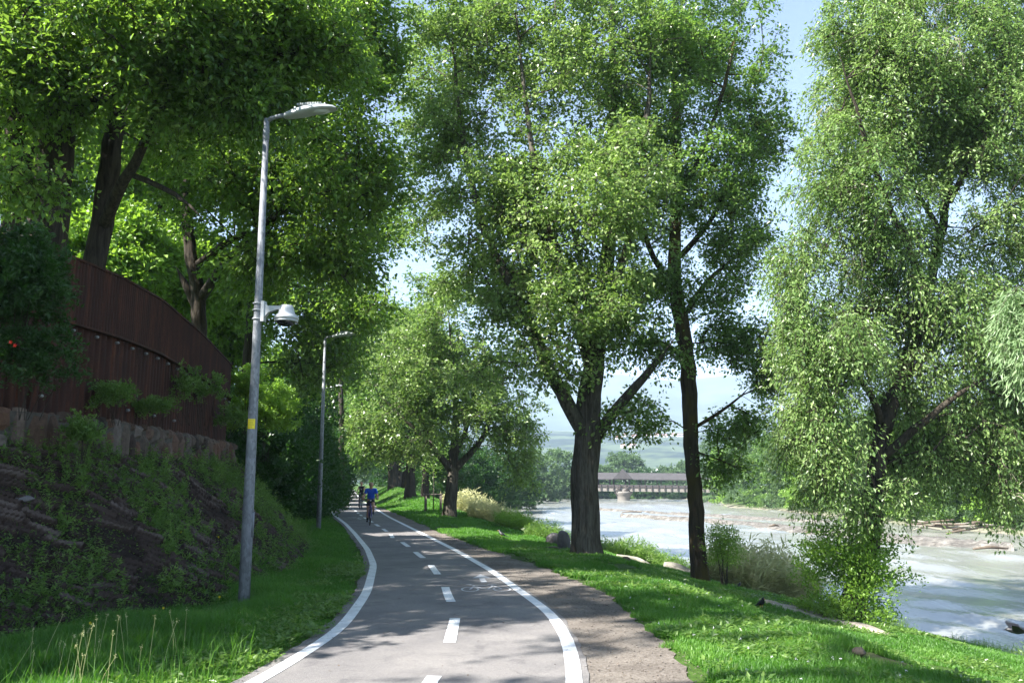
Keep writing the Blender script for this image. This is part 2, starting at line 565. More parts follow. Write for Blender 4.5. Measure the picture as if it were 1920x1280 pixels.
M['bike_teal'] = simple('teal_bicycle_paint', (.02, .16, .16), .3)
M['red_plastic'] = simple('red_plastic', (.55, .03, .02), .4)
M['white_cloth'] = simple('white_print', (.60, .60, .62), .8)
M['helmet'] = simple('red_helmet', (.50, .08, .08), .4)
M['bird'] = simple('black_feathers', (.012, .012, .016), .45, var=.2)
M['petal'] = simple('yellow_petals', (.80, .62, .02), .6)
M['petal_red'] = simple('red_petals', (.75, .05, .02), .6)
M['beak'] = simple('orange_beak', (.55, .28, .03), .5)

# ------------------------------------------------------------------ the lie of the land
WATER = -2.45
def curve_from_pixels(pts):
    g = np.array([G(x, y) for x, y in pts])
    o = np.argsort(g[:, 1])
    return g[o, 1], g[o, 0]
def smooth_curve(ys, xs):
    yy = np.concatenate([np.arange(-6, 60, .5), np.arange(60, 260, 4)])
    xx = np.interp(yy, ys, xs)
    for _ in range(3):
        k = xx.copy()
        k[1:-1] = (xx[:-2] + 2 * xx[1:-1] + xx[2:]) / 4
        xx = k
    return yy, xx
LPX = [(480, 1280), (562, 1232), (640, 1180), (688, 1112), (701, 1060), (689, 1030), (665, 1000), (648, 982), (626, 965), (620, 952), (634, 930), (652, 916)]
RPX = [(1080, 1280), (1066, 1200), (1033, 1150), (977, 1110), (921, 1070), (851, 1030), (781, 995), (731, 970), (706, 955), (681, 940), (667, 925), (662, 916)]
GPX = [(1292, 1272), (1240, 1190), (1150, 1122), (1090, 1093), (1000, 1058), (900, 1026), (830, 1000), (780, 978), (738, 960), (700, 945)]
ly, lx = curve_from_pixels(LPX)
ry, rx = curve_from_pixels(RPX)
gy, gx = curve_from_pixels(GPX)
ly, lx = np.concatenate([[-6, 3], ly]), np.concatenate([[-5.2, -2.75], lx])
ry, rx = np.concatenate([[-6, 3], ry]), np.concatenate([[-1.2, .1], rx])
gy, gx = np.concatenate([[-6, 3], gy, [110, 250]]), np.concatenate([[.6, 1.5], gx, [-19.5, -52]])
LY, LX = smooth_curve(ly, lx)
RY, RX = smooth_curve(ry, rx)
GY, GX = smooth_curve(gy, gx)
GX = np.maximum(GX, np.interp(GY, RY, RX) + .35)
def xl(y): return np.interp(y, LY, LX)
def xr(y): return np.interp(y, RY, RX)
def xg(y): return np.interp(y, GY, GX)
TOE = ([-20, 5, 9, 12.5, 16, 19, 22, 28, 35, 45, 70, 140, 300], [-14, -7.6, -5.6, -4.25, -4.15, -4.5, -5.05, -6.7, -8.9, -12, -19, -38, -80])
WAL = ([-20, 5, 10, 12, 14, 15.5, 18.5, 22, 26, 30, 45, 70, 300], [-18, -9.8, -7.6, -6.5, -6.3, -6.35, -6.6, -7.0, -8.5, -10.4, -18, -28, -90])
def xt(y): return np.interp(y, *TOE)
def xw(y): return np.interp(y, *WAL)
PR_Y = [-20, 7, 10, 14, 20, 24, 34, 45, 60, 80, 110, 180, 230, 400]
PR = np.array([
    [(6, 0), (9, -1.3), (14, -1.7), 22],
    [(4.3, 0), (6.6, -1.1), (10, -1.6), 17],
    [(3.5, -.02), (5.6, -1.15), (9.5, -1.65), 15.5],
    [(3.1, -.10), (5.2, -1.15), (9.0, -1.6), 14.0],
    [(2.6, -.15), (5.2, -1.05), (8.6, -1.55), 12.3],
    [(2.0, -.3), (5.2, -.95), (8.4, -1.7), 11.4],
    [(.5, -.3), (3.5, -1.0), (6.3, -1.9), 8.6],
    [(-2.0, -.1), (.5, -.9), (3, -1.7), 5.4],
    [(-6, .6), (-3.5, -.3), (-1, -1.5), 3.0],
    [(-10.5, 1.3), (-8, .6), (-4, -1), 1.0],
    [(-15, 1.2), (-12, .6), (-7, -1), -1.],
    [(-27, 1), (-20, 1), (-10, 0), -4.],
    [(-40, 1), (-25, 1), (-12, 0), -5.],
    [(-60, 1), (-40, 1), (-25, 0), -12.]], dtype=object)
prx = [np.array([(r[k][0] if k < 3 else r[3]) for r in PR], float) for k in range(4)]
prz = [np.array([(r[k][1] if k < 3 else WATER) for r in PR], float) for k in range(4)]
FAR_Y = [-50, 40, 50, 60, 70, 85, 120, 153, 190, 229, 235]
FAR_X = [75, 62, 53, 45, 40, 37.5, 39.5, 37, 44, 44, -30]
def H(x, y):
    x = np.asarray(x, float)
    y = np.broadcast_to(np.asarray(y, float), x.shape)
    g = np.interp(y, GY, GX) + .05
    X = [g] + [np.interp(y, PR_Y, prx[k]) for k in range(4)]
    Z = [np.zeros_like(g)] + [np.interp(y, PR_Y, prz[k]) for k in range(4)]
    for k in range(1, 5):
        X[k] = np.maximum(X[k], X[k - 1] + .3)
    X.append(X[4] + 5)
    Z.append(np.full_like(g, -3.9))
    z = np.zeros_like(x)
    for k in range(5):
        t = np.clip((x - X[k]) / (X[k + 1] - X[k]), 0, 1)
        if k in (1, 2, 3):
            ts = t
        else:
            ts = t * t * (3 - 2 * t) if k == 0 else t
        z = np.where(x > X[k], Z[k] + (Z[k + 1] - Z[k]) * ts, z)
    # far bank
    fx = np.where(y > 235, -200, np.interp(y, FAR_Y, FAR_X))
    t = np.clip((x - (fx - 5)) / 5, 0, 1)
    zf = -3.9 + t * 1.5
    t2 = np.clip((x - fx) / 5, 0, 1)
    zf = zf + t2 * 1.0 + np.clip((x - fx - 5) / 60, 0, 1) * .9
    z = np.where(x > fx - 5, np.maximum(z, zf), z)
    # left slope
    a, b = xt(y), xw(y)
    t = np.clip((a - x) / (a - b), 0, 1)
    z = np.where(x < a, 2.05 * t, z)
    t = np.clip((b - .25 - x) / .35, 0, 1)
    z = np.where(x < b, z + .55 * t, z)
    fade = np.clip((y - 60) / 60, 0, 1)
    z = np.where(x < a, z * (1 - .55 * fade), z)
    # the place rises at large distance behind everything
    un = (fbm(xyz(x * .5, y * .5, 3), 3, 11) - .5) * .22 + (fbm(xyz(x * 2.2, y * 2.2, 5), 2, 17) - .5) * .06
    wgt = np.clip((x - g - .1) / 1.2, 0, 1) + np.clip((xl(y) - .35 - x) / .8, 0, 1)
    z = z + un * np.clip(wgt, 0, 1)
    return z
def Hs(x, y): return float(H(np.array([x]), np.array([y]))[0])

def axis(stops):
    out = []
    for (a, b, s) in stops:
        out.append(np.arange(a, b, s))
    out.append(np.array([stops[-1][1]]))
    return np.concatenate(out)
gxs = axis([(-9000, -1000, 800), (-1000, -200, 80), (-200, -40, 8), (-40, -10, 1.0), (-10, 18, .22), (18, 60, 1.2), (60, 200, 8), (200, 1000, 80), (1000, 9000, 800)])
gys = axis([(-400, -20, 40), (-20, 4, 1.5), (4, 30, .22), (30, 60, .6), (60, 260, 3), (260, 1000, 40), (1000, 12000, 500)])
XX, YY = np.meshgrid(gxs, gys)
ZZ = H(XX.ravel(), YY.ravel()) - .012
xf, yf = XX.ravel(), YY.ravel()
bare = np.clip(1 - np.abs(ZZ - (WATER + .05)) / .45, 0, 1) * (yf > 10)
mb = MB()
mb.grid(np.stack([xf, yf, ZZ], 1).reshape(len(gys), len(gxs), 3), a=bare)
tag(mb.build('ground', M['ground']), kind='structure')

def strip(yv, xa, xb, z, nacross=2):
    A = np.stack([xa, yv, np.full_like(yv, z)], 1)
    B = np.stack([xb, yv, np.full_like(yv, z)], 1)
    V = np.stack([A + (B - A) * t for t in np.linspace(0, 1, nacross)], 1)
    return V
yv = np.concatenate([np.arange(-6, 30, .1), np.arange(30, 245, .8)])
wob = (fbm(xyz(yv * 3, 0), 3, 4) - .5) * .10
wob2 = (fbm(xyz(yv * 2.2, 9), 3, 7) - .5) * .30
mb = MB(); mb.grid(strip(yv, xr(yv) - .1, xg(yv) + wob2, .000, 6)); tag(mb.build('gravel_shoulder', M['gravel']), kind='structure')
mb = MB(); mb.grid(strip(yv, xl(yv) - .20 + wob, xr(yv) + .12 + wob * .8, .008, 6)); tag(mb.build('cycle_path', M['asphalt']), kind='structure')
def offset_curve(yv, xf_, off):
    x = xf_(yv)
    dx = np.gradient(x, yv)
    l = np.sqrt(1 + dx * dx)
    return np.stack([x + off / l, yv - off * dx / l], 1)
def line_on(name, yv, xf_, w0, w1, z):
    a, b = offset_curve(yv, xf_, w0), offset_curve(yv, xf_, w1)
    V = np.stack([np.c_[a, np.full(len(a), z)], np.c_[b, np.full(len(b), z)]], 1)
    mb = MB(); mb.grid(V)
    return tag(mb.build(name, M['paint']), kind='structure')
line_on('edge_line', yv, xl, -.07, .07, .013)
line_on('edge_line', yv, xr, -.07, .07, .013)
def xc(y): return (xl(y) * .5 + xr(y) * .5)
# centre dashes: measured first stretch, then a steady rhythm
CPX = [(800, 1285), (833, 1247), (847, 1188), (856, 1148), (840, 1118), (832, 1092), (815, 1070), (803, 1053), (786, 1041), (773, 1030), (757, 1019), (750, 1013), (733, 1001), (727, 997)]
ccy, ccx = curve_from_pixels(CPX)
CY_ = np.concatenate([np.arange(4, 26, .3), np.arange(26, 240, 2)])
CX_ = np.where(CY_ < ccy[-1], np.interp(CY_, ccy, ccx), xc(CY_) + (ccx[-1] - xc(ccy[-1])) * np.exp(-(CY_ - ccy[-1]) / 12))
for _ in range(3):
    CX_[1:-1] = (CX_[:-2] + 2 * CX_[1:-1] + CX_[2:]) / 4
def xcc(y): return np.interp(y, CY_, CX_)
dash = [(5.9, 7.85), (9.45, 11.1), (12.6, 14.35), (16.3, 18.1), (19.8, 21.5), (23.2, 25.0)]
yy_ = 26.9
while yy_ < 150:
    dash.append((yy_, yy_ + 1.75)); yy_ += 3.55
mb = MB()
for a, b in dash:
    t = np.linspace(a, b, 8)
    A, B = offset_curve(t, xcc, -.065), offset_curve(t, xcc, .065)
    mb.grid(np.stack([np.c_[A, np.full(8, .013)], np.c_[B, np.full(8, .013)]], 1))
tag(mb.build('centre_line', M['paint']), kind='structure')
# bicycle pictograms with arrows
def picto(name, c, rz, s=1.0):
    mb = MB()
    Z = .014
    def tr(p):
        p = np.asarray(p, float)
        cc, ss = math.cos(rz), math.sin(rz)
        q = np.stack([p[..., 0] * cc - p[..., 1] * ss, p[..., 0] * ss + p[..., 1] * cc], -1) * s + np.asarray(c)
        return np.concatenate([q, np.full(q.shape[:-1] + (1,), Z)], -1)
    def seg(p, q, wd=.035):
        p, q = np.array(p, float), np.array(q, float)
        d = (q - p) / np.linalg.norm(q - p)
        nn = np.array([-d[1], d[0]]) * wd / 2
        mb.add(tr([p + nn, p - nn, q - nn, q + nn]), [[0, 1, 2, 3]])
    def ring(cx, cy_, rx_, ry_, wd):
        a = np.linspace(0, 2 * math.pi, 33)
        o = np.stack([cx + rx_ * np.cos(a), cy_ + ry_ * np.sin(a)], 1)
        i = np.stack([cx + (rx_ - wd) * np.cos(a), cy_ + (ry_ - wd * 1.3) * np.sin(a)], 1)
        mb.grid(np.stack([tr(i), tr(o)], 1))
    ring(-.25, -.1, .145, .30, .032)
    ring(.25, -.1, .145, .30, .032)
    A, B_, C, D, E = (-.25, -.1), (-.17, .42), (.13, .36), (.02, -.14), (.25, -.1)
    for p, q in ((A, B_), (B_, C), (C, D), (D, (-.19, .30)), (C, E), (D, E), (B_, (-.27, .55)), (C, (.10, .50))):
        seg(p, q)
    seg((.04, .51), (.19, .51), .06)
    seg((-.31, .56), (-.22, .56), .05)
    # arrow in front of the bicycle
    seg((0.0, .85), (-.03, 1.55), .10)
    mb.add(tr([(-.19, 1.5), (.14, 1.5), (-.035, 2.15)]), t=[[0, 1, 2]])
    return tag(mb.build(name, M['worn_paint']), kind='structure')
g0 = G(911, 1104)
picto('bicycle_marking', g0[:2], .06)
g1 = G(668, 970)
picto('bicycle_marking', g1[:2], math.pi + .25)

# lower footpath on the river terrace
lp = [(6.1, 22.0, .18), (6.6, 20.8, .5), (7.05, 19.6, .7), (7.35, 18.8, .4), (7.6, 18.2, .08)]
t = np.linspace(0, len(lp) - 1, 70)
lpx = np.interp(t, range(len(lp)), [p[0] for p in lp]); lpy = np.interp(t, range(len(lp)), [p[1] for p in lp]); lw = np.interp(t, range(len(lp)), [p[2] for p in lp])
for _ in range(8):
    lpx[1:-1] = (lpx[:-2] + lpx[2:]) / 2; lpy[1:-1] = (lpy[:-2] + lpy[2:]) / 2
V = []
for k in np.linspace(-1, 1, 9):
    x = lpx + k * lw * (1 + .35 * (fbm(xyz(lpy * 1.5, k), 2, 3) - .5)); y = lpy + k * .15
    V.append(np.stack([x, y, H(x, y) + .05 - .055 * abs(k) ** 3], 1))
mb = MB(); mb.grid(np.stack(V, 1)); tag(mb.build('terrace_footpath', M['pale_gravel']), kind='structure')

# river, one sheet with real low waves near the rapids
wx = axis([(-80, -10, 4), (-10, 45, .5), (45, 120, 3)])
wy = axis([(-60, 10, 5), (10, 130, .6), (130, 250, 2)])
WX, WY = np.meshgrid(wx, wy)
q = xyz(WX.ravel() * .35 + WY.ravel() * .1, WY.ravel() * .12, 0)
wz = (fbm(q * 3, 4, 21) - .5) * .30 + np.maximum(fbm(q * 1.3, 3, 31) - .55, 0) * 1.1
mb = MB(); mb.grid(np.stack([WX.ravel(), WY.ravel(), WATER + wz * .8], 1).reshape(*WX.shape, 3))
tag(mb.build('river', M['water']), kind='structure')
# gravel bars in the river
def bar(name, pts, amp):
    t = np.linspace(0, len(pts) - 1, 160)
    c = np.stack([np.interp(t, range(len(pts)), [p[k] for p in pts]) for k in range(3)], 1)
    V = []
    for k in np.linspace(-1, 1, 17):
        wv = c[:, 2] * (1 + .9 * (fbm(xyz(t * 4, 1), 3, 5) - .5))
        x = c[:, 0] + k * wv * .5; y = c[:, 1] + k * wv
        z = WATER - .25 + amp * (1 - k * k) + (fbm(xyz(x * 1.5, y * 1.5), 3, 9) - .5) * .3
        V.append(np.stack([x, y, z], 1))
    mb = MB(); mb.grid(np.stack(V, 1))
    rr = np.random.RandomState(3)
    return tag(mb.build(name, M['bar_gravel']), kind='structure')
b0 = [G(1165, 968, WATER), G(1330, 978, WATER), G(1500, 995, WATER), G(1640, 1008, WATER), G(1760, 1018, WATER), G(1900, 1029, WATER)]
bar('gravel_bar', [(p[0], p[1], wv) for p, wv in zip(b0, (.8, 1.8, 3.4, 3.6, 2.8, 1.2))], .62)
b1 = [G(1120, 955, WATER), G(1230, 962, WATER), G(1400, 971, WATER), G(1560, 981, WATER)]
bar('gravel_bar', [(p[0], p[1], wv) for p, wv in zip(b1, (.8, 1.6, 2.0, .7))], .50)

# hills
def hill(name, mat, pts, base, depth, seed, rough, veg=None, n=140):
    """ridge profile in real metres: pts (x, y, z)"""
    pts = np.array(pts, float)
    t = np.linspace(0, len(pts) - 1, n)
    r = np.stack([np.interp(t, range(len(pts)), pts[:, k]) for k in range(3)], 1)
    rows = []
    prof = np.concatenate([np.linspace(0, 1, 26), np.linspace(1.05, 1.6, 6)])
    for u in prof:
        z = base + (r[:, 2] - base) * (math.sin(min(u, 1) * math.pi / 2) ** 1.25 if u <= 1 else 1 - (u - 1) * .8)
        x = r[:, 0]; y = r[:, 1] - depth * (1 - u)
        z = z + (fbm(np.stack([x, y, np.zeros_like(x)], 1) / rough, 4, seed) - .5) * (r[:, 2] - base) * .22 * min(u, 1)
        rows.append(np.stack([x, y, z], 1))
    V = np.stack(rows, 0)
    a = np.zeros(V.shape[:2])
    if veg:
        ff = fbm(V.reshape(-1, 3) / (rough * .45), 3, seed + 9).reshape(a.shape)
        a = np.where((prof[:, None] > veg) & (ff > .40), .85, 0.0) * np.ones_like(a)
    mb = MB(); mb.grid(V, a=a)
    return tag(mb.build(name, mat), kind='structure')
def RP(px, py, D): return tuple(P(px, py, D))
hill('hill', M['hill'], [RP(-900, 790, 2400), RP(300, 800, 2400), RP(900, 815, 2300), RP(1130, 817, 2200), RP(1300, 820, 2200), RP(1430, 850, 2200), RP(1560, 820, 2400), RP(1800, 800, 2500), RP(2300, 790, 2600), RP(3200, 800, 2700)], -4, 1300, 3, 380, .72)
hill('mountain', M['mountain'], [RP(-1500, 750, 4600), RP(200, 735, 4600), RP(900, 735, 4600), RP(1150, 712, 4600), RP(1240, 725, 4600), RP(1330, 718, 4600), RP(1420, 705, 4600), RP(1600, 700, 4700), RP(1900, 715, 4800), RP(2600, 750, 5000), RP(3400, 750, 5000)], -4, 2000, 8, 1100)

# ------------------------------------------------------------------ trees
def unit(v): return v / (np.linalg.norm(v, axis=-1, keepdims=True) + 1e-9)
def sample_env(env, rs, gap=.46, gs=.42, seed=0):
    """cluster centres spread through a union of ellipsoids, with holes between the boughs"""
    out = []
    for (c, r, n) in env:
        c, r = np.array(c, float), np.array(r, float)
        d = unit(rs.normal(size=(n * 3, 3)))
        u = rs.rand(n * 3) ** (1 / 2.1)
        p = c + d * r * u[:, None]
        f = fbm(p * gs / max(.35, r.mean() / 4), 3, seed)
        p = p[f > gap][:n]
        out.append(p)
    return np.concatenate(out)
def rr_noise(p, s): return fbm(p, 2, s)

def grow(limbs, cl, rs, up=.35):
    """skeleton: limbs are polylines [(x,y,z,r)...]; every cluster is tied to it by a curved bough"""
    nodes, rad, fixed = [], [], []
    tubes = []
    for lb in limbs:
        lb = np.array(lb, float)
        d = np.r_[0, np.cumsum(np.linalg.norm(np.diff(lb[:, :3], axis=0), axis=1))]
        n = max(4, int(d[-1] / .35))
        t = np.linspace(0, d[-1], n)
        p = np.stack([np.interp(t, d, lb[:, k]) for k in range(4)], 1)
        for _ in range(3):
            p[1:-1] = (p[:-2] + 2 * p[1:-1] + p[2:]) / 4
        p[1:-1, :3] += (rs.rand(n - 2, 3) - .5) * .04 * (1 + d[-1] * .02)
        p[:, 3] *= np.clip((1 - np.linspace(0, 1, n)) / .3, .12, 1)
        tubes.append(p)
        s = max(2, int(n * .16))
        nodes += list(p[s:, :3]); rad += list(p[s:, 3])
    nodes = np.array(nodes)
    N0 = len(nodes)
    cap = N0 + len(cl) * 14 + 10
    A = np.zeros((cap, 3)); A[:N0] = nodes
    par = np.full(cap, -1); cnt = np.zeros(cap)
    cur = N0
    order = np.argsort([np.min(((nodes[::3] - c) ** 2).sum(1)) for c in cl])
    br = []
    for k in order:
        c = cl[k]
        dd = A[:cur] - c
        dist = np.sqrt((dd ** 2).sum(1))
        cost = dist + np.maximum(dd[:, 2] + dist * .15, 0) * .9 + (np.arange(cur) >= N0) * .12
        j = int(np.argmin(cost))
        L = dist[j]
        n = int(min(12, max(1, L / .45)))
        a = A[j]
        ctrl = a + (c - a) * .5 + np.array([0, 0, 1]) * L * up * .5 + (rs.rand(3) - .5) * L * .18
        t = np.linspace(0, 1, n + 1)[1:, None]
        pts = a * (1 - t) ** 2 + ctrl * 2 * t * (1 - t) + c * t * t
        ids = list(range(cur, cur + n))
        A[cur:cur + n] = pts
        par[cur] = j
        for q in range(1, n):
            par[cur + q] = cur + q - 1
        cur += n
        br.append([j] + ids)
    # pipe model
    for i in range(cur - 1, N0 - 1, -1):
        cnt[i] += 1
        if par[i] >= N0:
            cnt[par[i]] += cnt[i] * .8
    R = .0075 * np.maximum(cnt, 1) ** .52
    return tubes, A, R, br, N0, rad

def tree(name, label, group, base, limbs, env, mats, seed=1, per=150, rc=.55, leaf=(.09, .055), droop=.15, bark='bark', cat='tree', twigs=5, gap=.46, gs=.42, up=.35, rough=.22, twig_r=.006, spread=.13, tilt=.7, sides=22, kindname=None, dead=0, extra=None, nmul=2.0):
    env = [(c_, r_, int(n_ * nmul)) for c_, r_, n_ in env]
    rs = np.random.RandomState(seed)
    base = tuple(float(v) for v in base)
    root = empty(name, base)
    tag(root, label, cat, group)
    cl = sample_env(env, rs, gap, gs, seed)
    tubes, A, R, br, N0, rad = grow(limbs, cl, rs, up)
    tb = MB()
    for i, p in enumerate(tubes):
        tb.tube(p[:, :3], p[:, 3], sides if i == 0 else 14, rough=rough if i == 0 else rough * .6, seed=seed + i)
    tb.build('trunk', M[bark], root, loc=base)
    bm_ = MB()
    for ids in br:
        p = A[ids]
        r = R[ids].copy()
        r[0] = min(r[1], rad[ids[0]] if ids[0] < N0 else R[ids[0]])
        r[-1] *= .6
        bm_.tube(p, r, 5, cap=False)
    # twigs and leaves
    n = len(cl)
    axis_c = np.array([[b[0], b[1], b[2] + 3] for b in [base]])[0]
    k = twigs
    d = rs.normal(size=(n, k, 3)); d[..., 2] = d[..., 2] * .55 + .12
    outw = unit(cl - np.mean([e[0] for e in env], axis=0)) * .45
    d = unit(d + outw[:, None]) * rc * (.65 + .6 * rs.rand(n, k, 1))
    start = np.repeat(cl[:, None], k, 1)
    m = max(1, per // k)
    t = rs.rand(n, k, m) ** .8
    pos = start[:, :, None] + d[:, :, None] * t[..., None]
    pos[..., 2] -= droop * (t ** 2) * rc * 3
    pos += rs.normal(size=pos.shape) * spread * rc
    tw = d[:, :, None] + rs.normal(size=pos.shape) * rc * .8
    tw = unit(tw)
    tw[..., 2] -= .25 + droop * 1.4
    nr = rs.normal(size=pos.shape) * tilt
    nr[..., 2] += 1.0
    tint = np.clip(.42 + (rs.rand(n, 1, 1) - .5) * .5 + (rs.rand(n, k, m) - .5) * .7 + (fbm(cl * .35, 2, 77)[:, None, None] - .5) * .5, 0, 1)
    s = .45 + 1.0 * rs.rand(n * k * m) ** .8
    lm = MB()
    lm.leaves(pos.reshape(-1, 3), tw.reshape(-1, 3), nr.reshape(-1, 3), leaf[0] * s, leaf[1] * s, tint.ravel())
    if extra:
        extra(lm, rs)
    # thin twigs as one batch of three-sided stems
    tt = np.linspace(0, 1, 4)
    P_ = start[:, :, None] + d[:, :, None] * tt[None, None, :, None]
    P_[..., 2] -= droop * (tt ** 2) * rc * 3
    P_ = P_.reshape(-1, 4, 3)
    for off in range(1):
        q = len(P_)
        dirs = unit(P_[:, -1] - P_[:, 0])
        u = unit(np.cross(dirs, np.array([.3, .2, .9])))
        v = np.cross(dirs, u)
        rr = twig_r * np.array([1, .8, .6, .25])
        ang = np.array([0, 2.094, 4.189])
        ringv = P_[:, :, None] + rr[None, :, None, None] * (np.cos(ang)[None, None, :, None] * u[:, None, None] + np.sin(ang)[None, None, :, None] * v[:, None, None])
        VV = ringv.reshape(-1, 3)
        b = np.arange(q)[:, None] * 12
        f = []
        for a_ in range(3):
            for c_ in range(3):
                c2 = (c_ + 1) % 3
                f.append([a_ * 3 + c_, a_ * 3 + c2, a_ * 3 + 3 + c2, a_ * 3 + 3 + c_])
        bm_.add(VV, (b[:, None] + np.array(f)[None]).reshape(-1, 4))
    if len(bm_.v):
        bm_.build('branches', M[bark], root, loc=base)
    lm.build('crown', M[mats], root, loc=base, smooth=False)
    if dead:
        db = MB()
        pick = rs.choice(len(cl), min(dead, len(cl)), replace=False)
        for c in cl[pick]:
            o = np.array([rs.normal() * .5 - .2, rs.normal() * .5, rs.rand() * .3])
            p0 = c; 
            for _ in range(4):
                p1 = p0 + unit(o + rs.normal(size=3) * .5) * (.5 + .6 * rs.rand())
                mid = (p0 + p1) / 2 + np.array([0, 0, .1])
                p1[2] -= .25
                db.tube([p0, mid, p1], [.010, .008, .004], 3, cap=False)
                for _k in range(4):
                    s0 = mid + (p1 - mid) * rs.rand()
                    e = s0 + np.array([rs.normal() * .18, rs.normal() * .18, -.35 - .4 * rs.rand()])
                    db.tube([s0, (s0 + e) / 2 + rs.normal(size=3) * .04, e], [.005, .004, .002], 3, cap=False)
        db.build('dead_twigs', M['twig'], root, loc=base)
    return root

def E(px, py, Y, wpx, hpx, n, ry=None):
    c = P(px, py, Y)
    a, b = wpx * Y / F, hpx * Y / F
    return (c, (a, ry if ry else (a + b) / 2, b), n)
def L(Y, pts):
    """limb from (px, py, radius[, dY])"""
    return [tuple(P(p[0], p[1], Y + (p[3] if len(p) > 3 else 0))) + (p[2],) for p in pts]
def base_at(px, Y, dz=0):
    x = (px - 960) / F * (Y * CT - 1.7 * ST)
    return (x, Y, Hs(x, Y) + dz)
def flare(b, limb, r):
    """start a trunk in the ground with a root flare"""
    b = np.array(b)
    first = np.array(limb[0][:3])
    return [(b[0], b[1], b[2] - .3, r * 1.45), (b[0], b[1], b[2] + .05, r * 1.25), tuple(b * .8 + first * .2) + (r * 1.05,)] + list(limb)

# T1 the great poplar on the bank
b = base_at(1098, 23.5)
trunk = flare(b, L(23.5, [(1100, 900, .345), (1106, 790, .34), (1112, 700, .27), (1122, 610, .22, .2), (1140, 480, .20, .5), (1150, 330, .16, .6), (1150, 160, .12, .6), (1145, -40, .07, .5), (1150, -200, .03, .5)]), .35)
limbs = [trunk,
         L(23.5, [(1100, 820, .20), (1080, 785, .20, -.2), (1050, 735, .18, -.5), (1018, 665, .16, -.8), (990, 600, .14, -.9), (945, 505, .12, -.6), (905, 430, .10), (865, 260, .07, .5), (850, 90, .05, .8), (840, -80, .02, 1)]),
         L(23.5, [(1118, 815, .17), (1140, 785, .15, -.2), (1165, 755, .13, -.4), (1200, 712, .11, -.6), (1240, 675, .07, -.8), (1275, 620, .03, -1)]),
         L(23.5, [(1110, 700, .18), (1092, 620, .17, -.6), (1060, 550, .15, -1.2), (1030, 440, .12, -1.6), (1000, 300, .08, -1.4), (975, 120, .05, -1.2), (965, -60, .02, -1)]),
         L(23.5, [(1120, 640, .15), (1160, 520, .13, -.8), (1195, 380, .10, -1.5), (1215, 200, .07, -1.8), (1225, 20, .03, -2)]),
         L(23.5, [(1115, 680, .10), (1100, 560, .09, 1), (1070, 400, .07, 2), (1060, 220, .04, 2.5)])]
tree('poplar_tree', 'great light green poplar with thick grey ridged trunk forking low, beside the gravel path', 'trees along the river bank', b, limbs,
     [E(1010, 430, 22.5, 120, 150, 130), E(1120, 150, 23.5, 200, 220, 250, 3.0), E(1085, 530, 21.8, 140, 110, 110, 2.2), E(850, 270, 24.5, 85, 150, 110, 2.0), E(860, 60, 24.5, 110, 150, 120, 2.4),
      E(1000, 60, 23, 160, 170, 150, 3), E(960, 560, 22.8, 80, 100, 50, 2), E(1180, 770, 23, 85, 45, 16, 1.5), E(1150, 370, 21.5, 130, 170, 150, 2.2), E(1060, 660, 22, 90, 60, 30, 1.6), E(960, 330, 22, 110, 130, 80, 2.2), E(900, 480, 25.5, 110, 80, 60, 2),
      E(1180, 600, 22.5, 90, 60, 30, 1.6), E(920, 700, 24.5, 80, 60, 18, 1.6), E(1000, -230, 23.5, 260, 120, 120, 3.5), E(800, 170, 27, 60, 190, 80, 2), E(810, 400, 27, 60, 60, 26, 1.6)],
     'leaf_poplar', 101, per=62, rc=.50, leaf=(.105, .075), droop=.12, spread=.20, bark='bark', gap=.46, twigs=5, nmul=1.3, rough=.30, sides=40)

# T2 the slim dark trunk
b = base_at(1311, 24.3)
trunk = flare(b, L(24.3, [(1302, 900, .20), (1293, 750, .20), (1287, 650, .20), (1262, 545, .21, .1), (1266, 450, .17, .1), (1270, 300, .13), (1266, 120, .09), (1262, -60, .05), (1262, -200, .02)]), .21)
limbs = [trunk,
         L(24.3, [(1284, 668, .09), (1250, 640, .08, -.4), (1200, 638, .06, -.8), (1150, 650, .03, -1)]),
         L(24.3, [(1296, 805, .055), (1330, 785, .05, -.3), (1370, 762, .04, -.6), (1410, 720, .02, -.8)]),
         L(24.3, [(1290, 582, .09), (1310, 540, .08, .4), (1350, 505, .06, .8), (1400, 470, .03, 1)]),
         L(24.3, [(1258, 545, .10), (1240, 510, .09, -.4), (1205, 440, .07, -.9), (1180, 330, .05, -1.2), (1170, 200, .03, -1.5)]),
         L(24.3, [(1276, 480, .09), (1330, 420, .07, .5), (1380, 330, .05, 1), (1410, 240, .03, 1.2)]),
         L(24.3, [(1267, 380, .08), (1320, 280, .06, -.6), (1360, 160, .05, -1), (1390, 20, .03, -1.2)]),
         L(24.3, [(1300, 845, .03), (1330, 850, .028, -.5), (1370, 870, .02, -.8), (1410, 890, .008, -1)])]
